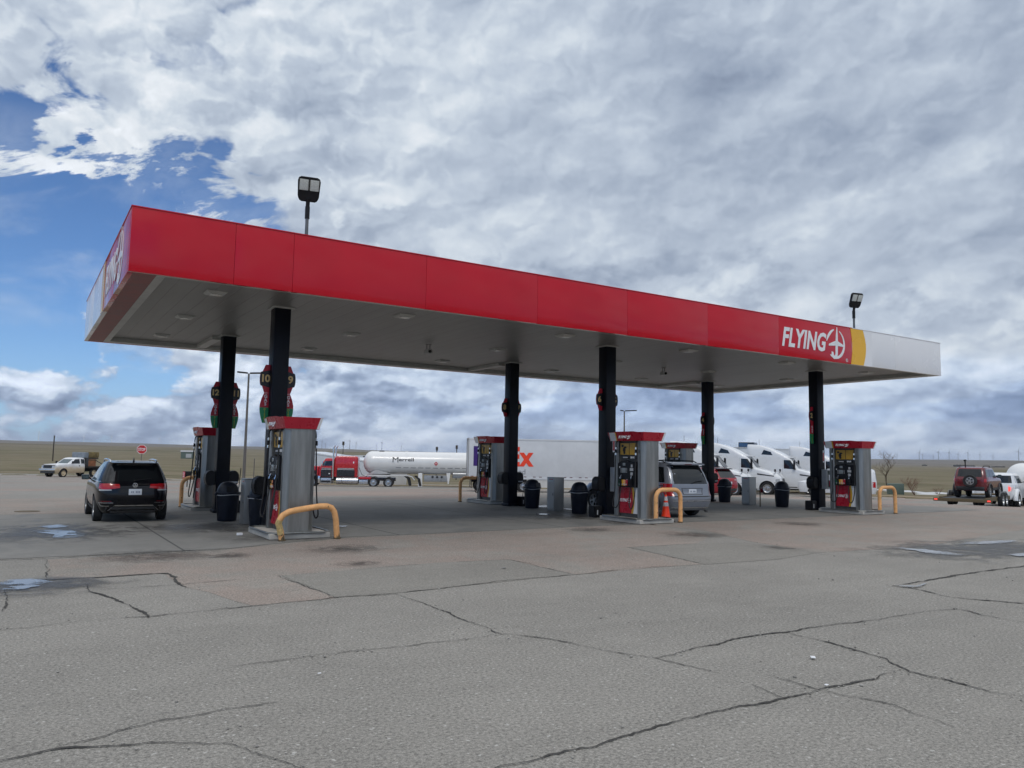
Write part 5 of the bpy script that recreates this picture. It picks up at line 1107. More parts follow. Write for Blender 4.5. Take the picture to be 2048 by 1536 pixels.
def box_trailer(name, label, loc, rz, ln, h, first=None, reefer=False, skirt=False):
    v = thing(name, label, 'trailer', loc, rz); a = ln/2
    mb = MB(); mb.box(-a, a, -1.29, 1.29, 1.12, h, .02)
    n_ = int(ln/1.22)
    for s in (-1, 1):
        for k in range(1, n_): x_ = -a+k*ln/n_; mb.box(x_-.012, x_+.012, s*1.291-.004, s*1.291+.004, 1.35, h-.22)
    mb.build('box', M['trailer_white'], v)
    for s in (-1, 1):
        mb = MB(); mb.box(-a, a, s*1.30-.012, s*1.30+.012, h-.12, h+.01, .004); mb.build('top_rail', M['soft_grey'] if reefer else M['trailer_white'], v); mb = MB(); mb.box(-a, a, s*1.30-.014, s*1.30+.014, 1.06, 1.22, .004); rl = mb.build('lower_rail', M['trailer_white'], v)
        for k in range(n_):
            for q in (.15, .55): x_ = -a+(k+q)*ln/n_; mb = MB(); mb.box(x_, x_+.22, s*1.316-.002, s*1.316+.002, 1.24, 1.29); mb.build('marker', M['lens_dark'], v) if not reefer else mb.bm.free()
    mb = MB(); mb.box(-a-.06, -a, -1.30, -1.16, 1.0, h+.02, .008); mb.box(-a-.06, -a, 1.16, 1.30, 1.0, h+.02, .008); mb.box(-a-.06, -a, -1.16, 1.16, h-.14, h+.02, .008); mb.box(-a-.06, -a, -1.16, 1.16, 1.0, 1.12, .008); mb.build('door_frame', M['grey_frame'], v)
    mb = MB(); mb.box(-a+.3, -a+5, -.55, .55, .78, 1.05, .02); mb.build('bogie', M['black_plastic'], v)
    for x_ in (-a+1.0, -a+2.25)+((-a+4.5,) if skirt else ()):
        for s in (-1, 1): wheel(v, x_, s*.98, .50, .55, 'steel')
    for s in (-1, 1): mb = MB(); mb.box(-a+.25, -a+.28, s*1.0-.3, s*1.0+.3, .30, .95); mb.build('mudflap', M['rubber'], v)
    if skirt:
        for s in (-1, 1): mb = MB(); mb.prism([(-a+5.2, s*1.25, .42), (a-.5, s*1.25, .42), (a-.5, s*1.25, 1.05), (-a+4.7, s*1.25, 1.05)], (0, s*.03, 0)); mb.build('side_skirt', M['trailer_skirt'], v, smooth=0)
    mb = MB(); mb.box(a-2.6, a-2.45, -.9, -.75, .1, 1.05, .01); mb.box(a-2.6, a-2.45, .75, .9, .1, 1.05, .01); mb.box(a-2.6, a-2.45, -.75, .75, .75, .85); mb.build('landing_gear', M['dark_steel'], v)
    if reefer:
        mb = MB(); mb.prism([(a, -1.0, 2.0), (a, 1.0, 2.0), (a, 1.0, h-.1), (a, -1.0, h-.1)], (.42, 0, 0)); bmesh.ops.bevel(mb.bm, geom=mb.bm.edges[:], offset=.06, segments=2, affect='EDGES'); mb.build('cooling_unit', M['trailer_white'], v)
        mb = MB(); mb.prism([(a+.43, -1.02, h-.55), (a+.43, 1.02, h-.55), (a+.43, 1.02, h-.08), (a+.43, -1.02, h-.08)], (.03, 0, 0)); mb.build('cooling_unit', M['truck_black'], v, smooth=0)
        mb = MB(); mb.prism([(a, -1.025, h-.1), (a+.44, -1.025, h-.1), (a+.46, -1.025, 1.6), (a+.38, -1.025, 1.6), (a+.34, -1.025, h-.5), (a, -1.025, h-.5)], (0, -.012, 0)); mb.build('cooling_trim', M['truck_black'], v, smooth=0)
    return v
fx, fy = 37.15, 36.6
fd = box_trailer('box_trailer', 'long white box trailer lettered in purple and orange behind the middle pumps', (fx, fy, gz(fx, fy)), R(-26.2), 16.4, 4.32, skirt=True)
Fw = lambda x_, z_: ((x_, -1.306, z_), (1, 0, 0), (0, 0, 1))
for s_, mt_, x0, x1, cap in (('F', 'fedex_purple', -7.82, -6.9, 1), ('e', 'fedex_purple', -6.85, -5.92, 0), ('d', 'fedex_purple', -5.88, -4.95, 1), ('E', 'fedex_orange', -4.90, -4.06, 1), ('x', 'fedex_orange', -4.12, -2.92, 0)):
    mb = MB(); zt = 3.68 if cap else 3.22; z0 = 2.10
    fit_text(mb, s_, x1-x0, zt-z0, frame(((x0+x1)/2, -1.3075, (zt+z0)/2), (1, 0, 0), (0, 0, 1)), bold=.045); mb.build('lettering', M[mt_], fd, smooth=0)
text('Ground', .62, M['grey_text'], (-4.55, -1.3075, 1.66), (1, 0, 0), (0, 0, 1), fd, ext=.003)
text('fedex.com', .50, M['soft_grey'], (6.6, -1.3075, 2.55), (1, 0, 0), (0, 0, 1), fd, ext=.003)
rx, ry = nose(74.5, 51.0, 8.2); box_trailer('box_trailer', 'white refrigerated trailer with black cooling unit behind the second white truck', (rx, ry, gz(rx, ry)), TH_, 16.2, 4.12, reefer=True)
rx, ry = nose(83, 53.1, 8.2); box_trailer('box_trailer', 'white box trailer partly hidden behind the third white truck', (rx, ry, gz(rx, ry)), TH_, 16.2, 4.2, reefer=False)
cx_, cy_ = nose(75.5, 50.15, .9); ad_ = thing('roof_unit', 'dark blue boxed roof unit on top of the refrigerated trailer', 'roof unit', (cx_, cy_, gz(rx, ry)+4.14), TH_); mb = MB(); mb.box(-.75, .65, -.9, .9, 0, .5, .04); mb.build('housing', M['truck_black'], ad_); mb = MB(); mb.box(-.7, .1, -.906, -.902, .08, .42); mb.build('panel', mk('panel_blue', (.03, .08, .17), .4), ad_)
# tank trailer with its red tractor
TR = R(90+64)
tx, ty = polar(78, 23.05); TZ = gz(tx, ty)-.06
def tk(f): return (tx+f*math.cos(TR), ty+f*math.sin(TR))
tt = thing('tank_trailer', 'long white gas tank trailer lettered in black, coupled to the red tractor', 'trailer', (*tk(0), TZ), TR)   # x forward (left in view), origin at the tractor's drive axles
r_ = 1.10; zc = 2.42; X1, X0 = .95, -12.2
mb = MB(); Mx = Matrix.Translation((0, 0, zc)) @ Matrix.Rotation(R(90), 4, 'Y'); dome = lambda xe, sg: [(r_*math.cos(R(a)), xe+sg*.85*math.sin(R(a))) for a in range(0, 91, 9)]
mb.lathe([(p_[0]+.001, p_[1]) for p_ in dome(X0, -1)[::-1]]+[(p_[0]+.001, p_[1]) for p_ in dome(X1, 1)], 40, Mx); mb.build('tank', M['tank_white'], tt, 30)
sy = lambda z_: math.sqrt(max(0, r_*r_-(z_-zc)**2))       # shell half width at a height
YS = 1                                                    # side that faces the camera
def shell_text(s_, w_, h_, x_, z_, mt_, **kw):
    mb = MB(); a = math.asin((z_-zc)/r_); fit_text(mb, s_, w_, h_, frame((x_, YS*(r_*math.cos(a)+.012), z_), (-1, 0, 0), (0, -math.sin(a), math.cos(a))), **kw); mb.build('lettering', M[mt_], tt, smooth=0)
shell_text('M', .56, .52, -1.35, 2.72, 'letter_black', bold=.0); shell_text('errell', 1.45, .34, -2.40, 2.74, 'letter_black', bold=.015); shell_text('TRANSPORT', 1.4, .09, -2.2, 2.46, 'grey_text') if False else None
for k in range(14): mb = MB(); zz = 1.92; mb.prism([(-1.4-k*.72, sy(zz)+.004, zz), (-1.9-k*.72, sy(zz)+.004, zz), (-1.9-k*.72, sy(zz+.06)+.004, zz+.06), (-1.4-k*.72, sy(zz+.06)+.004, zz+.06)], (0, .004, 0)); mb.build('marker_tape', M['grey_text'], tt, smooth=0)
mb = MB(); mb.prism([(-5.3+.20*math.cos(R(a)), sy(2.38)+.006, 2.38+.20*math.sin(R(a))) for a in (0, 90, 180, 270)], (0, .012, 0)); dg = mb.build('hazard_diamond', M['stop_red'], tt, smooth=0); mb = MB(); mb.box(-5.38, -5.22, sy(2.38)+.019, sy(2.38)+.022, 2.35, 2.41); mb.build('hazard_text', M['letter_white'], dg)
mb = MB(); mb.prism([(1.45, .55, 1.22), (.45, .95, 1.75), (-.9, 1.0, 1.35), (-.9, .6, 1.22)], (0, .04, 0)); mb.build('saddle', M['tank_white'], tt, smooth=0)
for s in (-1, 1):
    mb = MB(); mb.tube([(1.55, s*1.0, 1.06), (1.45, s*1.0, 1.16), (-2.6, s*1.0, 1.16), (-3.0, s*1.0, 1.05), (-3.25, s*1.0, .75)], .05, 6); mb.build('fender', M['tank_white'], tt); 
    for x_ in (-2.2, -3.2): mb = MB(); mb.prism([(x_, s*.8, 1.12), (x_-.35, s*.8, .85), (x_-.5, s*.8, .2), (x_-.75, s*.8, .2), (x_-.6, s*.8, .9), (x_-.2, s*.8, 1.14)], (0, s*.3, 0)); mb.build('mudflap', M['rubber'], tt, smooth=0)
mb = MB(); mb.box(-4.0, -3.6, .85, 1.05, .10, 1.45, .03); mb.box(-4.1, -3.5, .75, 1.1, 0, .05); mb.build('landing_leg', M['tank_white'], tt); mb = MB(); mb.box(-4.0, -3.6, -1.05, -.85, .10, 1.45, .03); mb.build('landing_leg', M['tank_white'], tt)
mb = MB(); mb.box(-6.6, -4.15, -.5, .95, .62, 1.22, .04); pc_ = mb.build('pump_cabinet', M['galv'], tt)
for k in range(3): mb = MB(); mb.cyl((-5.0-k*.45, .945, 1.08), (-5.0-k*.45, .965, 1.08), .12, n=12); mb.build('valve_cover', M['letter_black'], pc_)
mb = MB(); mb.prism([(-6.75, .9, 1.50), (-6.35, .9, 1.50), (-6.5, .9, .42), (-6.6, .9, .42)], (0, .12, 0)); mb.build('bracket', M['tank_white'], tt, smooth=0)
mb = MB(); mb.cyl((-7.0, .98, 1.42), (-12.2, .98, 1.42), .09, n=10); mb.build('hose_tube', M['tank_white'], tt); mb = MB(); mb.box(-12.4, -7.0, -.6, .6, .98, 1.28, .02); mb.build('chassis', M['galv'], tt)
for x_ in (-10.6, -11.8):
    for s in (-1, 1): wheel(tt, x_, s*.98, .50, .55, 'steel')
for x_ in (-2.4, -9.6): mb = MB(); mb.cyl((x_, 0, zc+r_-.02), (x_, 0, zc+r_+.10), .12, n=10); mb.build('hatch', M['tank_white'], tt)
mb = MB(); mb.box(-.2, .3, -.25, .25, zc+r_-.04, zc+r_+.06, .02); mb.build('hatch', M['letter_black'], tt)
rt_ = thing('semi_truck', 'red and black long nose tractor with twin chrome stacks behind the nearest dispenser', 'truck', (*tk(0), TZ), TR)
for x_ in (.72, -.72):
    for s in (-1, 1): wheel(rt_, x_, s*.97, .50, .56, 'steel')
for s in (-1, 1): wheel(rt_, 6.55, s*1.02, .50, .30, 'steel')
mb = MB(); mb.box(-1.4, 7.2, -.45, .45, .62, .95, .02); mb.build('chassis', M['truck_black'], rt_)
Hs = Hull([(.98, 2.25, 4.55, 1.06, 14), (1.55, 2.25, 4.55, 1.08, 14), (1.552, 2.25, 4.55, 1.081, 14), (2.82, 2.25, 4.52, 1.06, 12), (2.95, 2.32, 4.4, 1.0, 9), (3.0, 2.5, 4.2, .85, 6)])
Hc = Hull([(.98, 4.57, 5.95, 1.02, 14), (1.58, 4.57, 5.95, 1.03, 14), (1.95, 4.57, 5.88, 1.03, 14), (2.0, 4.57, 5.82, 1.03, 14), (2.58, 4.57, 5.48, .98, 12), (2.72, 4.62, 5.40, .93, 9), (2.78, 4.8, 5.2, .8, 6)])
Hh = Hull([(1.0, 5.97, 7.9, .82, 10), (1.6, 5.97, 7.95, .84, 10), (1.90, 5.97, 7.9, .80, 8), (1.98, 5.97, 7.8, .70, 5)])
for nm, h_ in (('sleeper', Hs), ('cab', Hc), ('hood', Hh)): h_.mesh().build(nm, M['truck_red'], rt_, 30)
for s in (-1, 1):
    patch('lower_panel', M['truck_black'], S_(Hs, s, .006), [(2.26, .99), (4.54, .99), (4.54, 1.66), (2.26, 1.66)], rt_); patch('lower_panel', M['truck_black'], S_(Hc, s, .006), [(4.58, .99), (5.94, .99), (5.94, 1.66), (4.58, 1.66)], rt_); patch('lower_panel', M['truck_black'], S_(Hh, s, .006), [(6.0, 1.02), (7.8, 1.02), (7.8, 1.5), (6.0, 1.6)], rt_)
    for z_, mt_ in ((1.66, 'letter_white'), (1.78, 'letter_white'), (1.70, 'truck_black')):
        h_ = .03 if mt_ == 'letter_white' else .075
        patch('stripe', M[mt_], S_(Hs, s, .009), [(2.28, z_), (4.5, z_), (4.5, z_+h_), (2.28, z_+h_)], rt_, 6, 1); patch('stripe', M[mt_], S_(Hc, s, .009), [(4.6, z_), (5.9, z_), (5.9, z_+h_), (4.6, z_+h_)], rt_, 6, 1)
    patch('side_window', M['glass_dark'], S_(Hc, s, .01), [(4.72, 2.02), (5.45, 2.02), (5.28, 2.48), (4.72, 2.5)], rt_); patch('side_window', M['glass_tint'], S_(Hc, s, .009), [(5.45, 2.02), (5.7, 2.02), (5.42, 2.48), (5.28, 2.48)], rt_)
    patch('door_handle', M['letter_white'], S_(Hs, s, .012), [(2.62, 2.28), (2.72, 2.28), (2.72, 2.46), (2.62, 2.46)], rt_, 2, 2); patch('door_handle', M['letter_white'], S_(Hc, s, .012), [(4.9, 1.22), (5.02, 1.22), (5.02, 1.32), (4.9, 1.32)], rt_, 2, 2)
    mb = MB(); mb.tube([(4.60, s*1.18, .75), (4.60, s*1.18, 3.75), (4.56, s*1.18, 3.85), (4.45, s*1.18, 3.98)], [.075, .085, .085, .06], 12); mb.build('exhaust_stack', M['chrome'], rt_)
    mb = MB(); mb.cyl((2.2, s*.98, .60), (3.7, s*.98, .60), .33, n=20); tnk = mb.build('fuel_tank', M['alloy'], rt_); mb = MB(); mb.cyl((3.75, s*.98, .60), (4.25, s*.98, .60), .33, n=20); mb.build('fuel_tank', M['alloy'], rt_)
    mb = MB(); mb.box(4.75, 5.75, s*.95-.2, s*.95+.2, .30, .85, .03); mb.build('step', M['alloy'], rt_); mb = MB(); mb.box(4.8, 5.7, s*1.156-.004, s*1.156+.004, .42, .62); mb.build('step_plate', M['letter_black'], rt_); mb = MB(); mb.box(5.8, 6.0, s*.98-.2, s*.98+.2, .35, 1.05, .04); mb.build('air_cleaner', M['chrome'], rt_)
    mb = MB(); mb.tube([(6.55+.62*math.cos(R(a)), s*1.02, .5+.62*math.sin(R(a))) for a in range(-5, 186, 19)], [.16]*11, 8); mb.build('fender', M['truck_black'], rt_); mb = MB(); mb.box(1.25, 2.1, s*.95-.25, s*.95+.25, .28, .72, .02); mb.build('tool_box', M['alloy'], rt_)
    mb = MB(); mb.box(.95, 2.15, s*.98-.28, s*.98+.28, .78, 1.0, .04); mb.build('deck_panel', M['truck_red'], rt_); mirror(rt_, 5.6, s*1.1, 2.0, M['chrome'], (.08, .22, .45))
    mb = MB(); mb.tube([(1.30, s*.98, .35), (1.28, s*.98, 1.02), (1.1, s*.98, 1.1)], .03, 6); mb.build('mudflap', M['chrome'], rt_)
patch('windscreen', M['glass_tint'], E_(Hc, 1), [(-.85, 2.0), (.85, 2.0), (.8, 2.55), (-.8, 2.55)], rt_)
mb = MB(); mb.tube([(2.2, .3, 1.9), (1.9, .35, 1.2), (1.5, .3, 1.0), (.9, .2, 1.4)], .025, 6); mb.tube([(1.2, .1, 1.1), (1.15, .1, 2.4)], .02, 6); mb.build('air_line', M['black_plastic'], rt_)
mt, t, p, pos = gmat('muddy_white'); ox, oy, oz = t.sep(t.new('ShaderNodeTexCoord').outputs['Object'])
n = t.noise(pos, 3., 5, .65); t.put(p.inputs['Base Color'], t.mix((1.0-t.step(oz+(n-.5)*.7, .75, 1.30))*.85, (.72, .73, .74), (.55, .42, .24))); p.inputs['Roughness'].default_value = .4; MUD = mt
# 5. white pickup with a loaded flat bed on the far left
px_, py_ = polar(92, 3.1); fb = thing('pickup_truck', 'muddy white flatbed pickup loaded with a bale and crates, far left', 'pickup', (px_, py_, gz(px_, py_)), R(90+130))
H6 = Hull([(.45, -.70, 2.85, .90, 9), (.62, -.72, 3.0, .98, 9), (.95, -.72, 3.02, 1.0, 9), (1.20, -.72, 2.98, .99, 9), (1.30, -.72, 2.8, .97, 8), (1.36, -.72, 1.35, .95, 8), (1.85, -.70, .62, .82, 8), (1.95, -.62, .4, .76, 7), (1.99, -.4, .1, .6, 5)])
body(H6, MUD, fb, [(2.0, .42, .50)])
for s in (-1, 1):
    wheel(fb, 2.0, s*.86, .42, .27, 'dusty_white'); wheel(fb, -1.75, s*.86, .42, .27, 'dusty_white')
    patch('side_window', M['glass_dark'], S_(H6, s), [(.05, 1.38), (1.05, 1.38), (.58, 1.82), (.05, 1.84)], fb); patch('side_window', M['glass_dark'], S_(H6, s), [(-.55, 1.38), (-.1, 1.38), (-.1, 1.84), (-.52, 1.82)], fb)
    patch('door_handle', M['letter_black'], S_(H6, s, .01), [(.1, 1.1), (.2, 1.1), (.2, 1.22), (.1, 1.22)], fb, 2, 2); patch('headlight', M['lens_clear'], E_(H6, 1), [(s*.62, .92), (s*.92, .92), (s*.92, 1.16), (s*.62, 1.16)], fb, 5, 3); mirror(fb, 1.05, s*.97, 1.38, M['black_plastic'], (.1, .2, .25))
patch('windscreen', M['glass_tint'], E_(H6, 1), [(-.8, 1.40), (.8, 1.40), (.72, 1.83), (-.72, 1.83)], fb, 8); patch('grille', M['letter_black'], E_(H6, 1), [(-.55, .92), (.55, .92), (.55, 1.18), (-.55, 1.18)], fb, 8, 3); patch('grille_frame', M['chrome'], E_(H6, 1, .004), [(-.6, .89), (.6, .89), (.6, 1.21), (-.6, 1.21)], fb, 8, 3); patch('hood_guard', M['letter_black'], E_(H6, 1, .03), [(-.85, 1.20), (.85, 1.20), (.85, 1.27), (-.85, 1.27)], fb, 10, 2)
mb = MB(); mb.box(2.98, 3.14, -.98, .98, .66, .86, .03); mb.build('bumper', M['chrome'], fb); mb = MB(); mb.box(2.9, 3.08, -.85, .85, .42, .64, .03); mb.build('air_dam', M['cladding'], fb)
mb = MB(); mb.box(-3.3, -.85, -1.15, 1.15, .98, 1.10, .02); mb.build('flat_bed', M['wood_dark'], fb); mb = MB(); mb.box(-.86, -.78, -1.1, 1.1, 1.10, 1.98, .02); mb.build('headboard', M['cladding'], fb); mb = MB(); mb.box(-3.4, .5, -.42, .42, .55, .96, .02); mb.build('chassis', M['black_plastic'], fb)
bx = (px_, py_, gz(px_, py_)); FB = R(220); q_ = lambda x_, y_: (px_+x_*math.cos(FB)-y_*math.sin(FB), py_+x_*math.sin(FB)+y_*math.cos(FB))
c_ = thing('crate', 'rusty orange crate standing on the flatbed pickup', 'crate', (*q_(-1.55, 0), bx[2]+1.102), FB); mb = MB(); mb.box(-.55, .55, -.8, .8, 0, .72, .03); mb.build('crate_body', M['crate_rust'], c_); mb = MB(); mb.box(-.58, .58, -.83, .83, .60, .68, .01); mb.build('crate_rim', M['rust'], c_)
c_ = thing('bale', 'brown bale with grey cover on top of the crate, flatbed pickup', 'bale', (*q_(-1.5, 0), bx[2]+1.83), FB); mb = MB(); mb.box(-.95, .4, -.85, .85, .15, .75, .12); mb.build('bale_body', M['hay'], c_); mb = MB(); mb.box(.42, .95, -.85, .85, .12, .72, .08); mb.build('cover', M['tarp_blue'], c_); mb = MB(); mb.box(-.9, .9, -.8, .8, .0, .14, .02); mb.build('pallet', M['wood_dark'], c_)
mb = MB(); mb.tube([(-3.2, .9, 1.12), (-1.9, .9, 1.75)], .04, 6); mb.build('bed_strut', M['cladding'], fb)
# 6. the tank lorry cut by the right edge, and a white van tail
tx2, ty2 = polar(61.5, 66.2); TH2 = R(90-75); t2 = thing('tank_trailer', 'white and grey tank trailer cut off by the right edge of the view', 'trailer', (tx2, ty2, gz(tx2, ty2)), TH2)
Mx = Matrix.Translation((0, 0, 1.78)) @ Matrix.Rotation(R(90), 4, 'Y'); r2 = .92
mb = MB(); mb.lathe([(p_[0]+.001, p_[1]*.6) for p_ in [(r2*math.cos(R(a)), -2.6/.6-1.1*math.sin(R(a))) for a in range(90, -1, -9)]]+[(r2, 9.), (.5, 9.6), (.01, 9.7)], 36, Mx); mb.build('tank', M['tank_white'], t2, 30)
mb = MB(); mb.box(-2.8, 8.8, -1.0, 1.0, .75, 1.35, .05); mb.build('skirt', M['dark_steel'], t2); mb = MB(); mb.box(-2.9, 8.5, -.5, .5, .7, 1.0, .02); mb.build('chassis', M['black_plastic'], t2)
for x_ in (-1.7, -.45, 7.5):
    for s in (-1, 1): wheel(t2, x_, s*.95, .50, .55, 'steel')
mb = MB(); mb.box(-2.9, -2.85, -1.0, 1.0, .35, 1.05, .01); mb.build('mudflap', M['rubber'], t2)
vx, vy = polar(62, 55.25); wv = thing('van', 'white van tail showing right of the rightmost dispenser', 'van', (vx, vy, gz(vx, vy)), R(123)); H7 = Hull([(.35, -2.5, 2.6, .9, 8), (.7, -2.6, 2.75, .98, 8), (1.1, -2.6, 2.7, .98, 8), (1.25, -2.58, 1.9, .97, 8), (1.9, -2.5, 1.0, .88, 8), (2.05, -2.45, .7, .8, 6), (2.1, -2.3, .4, .7, 5)])
body(H7, M['paint_white'], wv, [(1.6, .36, .43), (-1.5, .36, .43)])
for x_ in (1.6, -1.5):
    for s in (-1, 1): wheel(wv, x_, s*.84, .36, .24)
patch('rear_window', M['glass_dark'], E_(H7), [(-.75, 1.3), (.75, 1.3), (.7, 1.85), (-.7, 1.85)], wv)
for s in (-1, 1): patch('tail_light', M['lens_red'], E_(H7), [(s*.82, .8), (s*.92, .8), (s*.92, 1.2), (s*.82, 1.2)], wv, 3, 3); patch('side_window', M['glass_dark'], S_(H7, s), [(.2, 1.3), (1.5, 1.3), (.95, 1.82), (.2, 1.85)], wv)

# ---------------------------------------------------------------- beyond the lot
def pole_light(label, d, a, h, heads, gz_=None):
    x_, y_ = polar(d, a); z_ = land(x_, y_); s_ = thing('lamp_post', label, 'lamp post', (x_, y_, z_-.1), -R(a), 'tall lot lamp posts')
    mb = MB(); mb.cyl((0, 0, 0), (0, 0, h), .14, .075, 12); mb.build('pole', M['pole_metal'], s_); mb = MB(); mb.cyl((0, 0, 0), (0, 0, .6), .28, n=14); mb.build('base', M['kerb_concrete'], s_)
    for q in heads:
        mb = MB(); sg = 1 if q > 0 else -1; mb.prism([(sg*.08, -.22, h-.02), (q, -.25, h+.04), (q, .25, h+.04), (sg*.08, .22, h-.02)], (0, 0, .10)); mb.build('lamp_head', M['black_plastic'], s_, smooth=0)
    return s_
pole_light('tall twin headed lamp post between the two left columns', 70, 13.55, 9.75, (-.95, 1.05))
pole_light('lamp post with flat head rising beside pump sign 5', 95, 40.75, 9.3, (-.5, 1.5))
def wood_pole(label, d, a, h, r=.09): x_, y_ = polar(d, a); o = thing('utility_pole', label, 'pole', (x_, y_, land(x_, y_)-.2), 0, 'distant poles'); mb = MB(); mb.cyl((0, 0, 0), (0, 0, h), r, r*.8, 8); mb.build('pole', M['wood_dark'], o); mb = MB(); mb.box(-.14, .14, -.12, .12, h-.35, h+.2, .03); mb.build('cap', M['wood_dark'], o)
wood_pole('dark lone pole on the grass at far left', 230, 1.95, 6.6, .16)
wood_pole('dark pole rising behind the tank trailer, left one', 120, 27.0, 5.1); wood_pole('dark pole rising behind the tank trailer, right one', 120, 28.45, 5.4); wood_pole('slim pole behind the red tractor stacks', 118, 20.25, 5.6, .06)
x_, y_ = polar(69, 7.03); st = thing('stop_sign', 'red octagonal stop sign on a post behind the black car', 'stop sign', (x_, y_, gz(x_, y_)-.05), -R(7))
mb = MB(); mb.box(-.03, .03, -.03, .03, 0, 2.9); mb.build('post', M['pole_metal'], st)
oc = lambda r_, e: [(r_*math.cos(R(22.5+45*k)), e, 2.78+r_*math.sin(R(22.5+45*k))) for k in range(8)]
mb = MB(); mb.prism(oc(.385, -.034), (0, .004, 0)); sf = mb.build('face', M['letter_white'], st, smooth=0); mb = MB(); mb.prism(oc(.352, -.038), (0, .0035, 0)); mb.build('red_field', M['stop_red'], sf, smooth=0)
mb = MB(); fit_text(mb, 'STOP', .52, .24, frame((0, -.0395, 2.78), (1, 0, 0), (0, 0, 1)), bold=.02, ext=.001); mb.build('lettering', M['letter_white'], sf, smooth=0)
for lb, d, a, h in (('thin grey fence post behind the left lamp post, taller one', 80, 14.2, 2.55), ('thin grey fence post behind the left lamp post, shorter one', 80, 14.9, 2.35)):
    x_, y_ = polar(d, a); o = thing('fence_post', lb, 'post', (x_, y_, land(x_, y_)-.1), 0, 'fence posts'); mb = MB(); mb.cyl((0, 0, 0), (0, 0, h), .045, n=8); mb.build('post', M['pole_metal'], o); mb = MB(); mb.lathe([(.055, h), (.05, h+.05), (0.01, h+.07)], 8); mb.build('cap', M['dark_steel'], o)
# small buildings and vehicles behind the red tractor
x_, y_ = polar(360, 9.85); b = thing('shed', 'small grey green shed far out on the grass at the left', 'shed', (x_, y_, land(x_, y_)-.3), -R(10)); mb = MB(); mb.box(-2.6, 2.6, -2, 2, 0, 3.2, .05); mb.build('wall', M['box_green'], b); mb = MB(); mb.prism([(-2.8, -2.2, 3.2), (-2.8, 2.2, 3.2), (-2.8, 0, 3.9)], (5.6, 0, 0)); mb.build('roof', M['galv'], b, smooth=0); mb = MB(); mb.box(-.6, 1.6, -2.04, -2.005, .8, 2.4); mb.build('door', M['soft_grey'], b)
x_, y_ = polar(360, 10.6); b = thing('shed', 'tiny dark hut right of the grey green shed', 'shed', (x_, y_, land(x_, y_)-.3), -R(10)); mb = MB(); mb.box(-1.1, 1.1, -1, 1, 0, 1.9, .05); mb.build('wall', M['windbreak'], b); mb = MB(); mb.box(-.5, .3, -1.03, -1.005, .6, 1.5); mb.build('door', M['soft_grey'], b)
x_, y_ = polar(112, 20.85); z_ = -2.35; rv = thing('motorhome', 'beige and dark striped motorhome roof showing behind the red tractor', 'motorhome', (x_, y_, z_), R(154))
HR = Hull([(.5, -4.0, 4.2, 1.1, 12), (.9, -4.1, 4.3, 1.2, 12), (3.3, -4.1, 4.1, 1.2, 12), (3.6, -4.0, 3.7, 1.15, 10), (3.7, -3.8, 3.2, 1.0, 8)]); body(HR, M['rv_beige'], rv)
for s in (-1, 1):
    patch('side_window', M['glass_dark'], S_(HR, s), [(1.4, 2.5), (2.7, 2.5), (2.7, 3.15), (1.4, 3.15)], rv); patch('side_window', M['glass_dark'], S_(HR, s), [(3.2, 2.4), (4.0, 2.4), (3.85, 3.1), (3.2, 3.15)], rv); patch('stripe', M['cladding'], S_(HR, s, .01), [(-4.0, 2.9), (-.2, 2.2), (-.2, 2.45), (-4.0, 3.35)], rv); patch('stripe', M['cladding'], S_(HR, s, .01), [(-1., 3.25), (3.9, 3.35), (3.9, 3.45), (-1., 3.4)], rv)
    for q in (2.8, -2.4): wheel(rv, q, s*1.0, .45, .3, 'steel')
for q in (-2, 0, 2.2): mb = MB(); mb.box(q-.35, q+.35, -.3, .3, 3.69, 3.9, .04); mb.build('roof_vent', M['cladding'], rv)
x_, y_ = polar(150, 22.55); b = thing('storage_building', 'white storage building with red doors behind the tank trailer', 'building', (x_, y_, -3.0), R(-20)); mb = MB(); mb.box(-8, 4, -3, 3, 0, 4.0, .05); mb.build('wall', M['trailer_white'], b); mb = MB(); mb.prism([(-8.3, -3.3, 4.0), (-8.3, 3.3, 4.0), (-8.3, 0, 4.6)], (12.6, 0, 0)); mb.build('roof', M['galv'], b, smooth=0)
for k in range(4): mb = MB(); mb.box(-7.4+k*2.9, -5.2+k*2.9, -3.05, -3.005, .3, 3.5); mb.build('door', M['stop_red'], b)
x0, y0 = polar(96, 18.3); x1, y1 = polar(84, 24.2); wl = thing('flatbed_trailer', 'long pale grain trailer on sloping ground behind the red tractor', 'trailer', ((x0+x1)/2, (y0+y1)/2, -1.9), math.atan2(y1-y0, x1-x0)); ln = math.hypot(x1-x0, y1-y0); wl.rotation_euler = (0, R(4.6), math.atan2(y1-y0, x1-x0))
mb = MB(); mb.box(-ln/2, ln/2, -1.2, 1.2, .95, 3.15, .03)
for k in range(12): xx = -ln/2+ln*(k+.5)/12; mb.box(xx-.02, xx+.02, -1.215, -1.19, 1.0, 3.0)
mb.build('box', M['trailer_white'], wl); mb = MB(); mb.box(-ln/2-.02, ln/2+.02, -1.25, 1.25, 3.1, 3.3, .04); mb.build('cover', M['paint_white'], wl)
for q in (-ln/2+1, -ln/2+2.2, ln/2-2):
    for s in (-1, 1): wheel(wl, q, s*.95, .48, .5, 'steel')
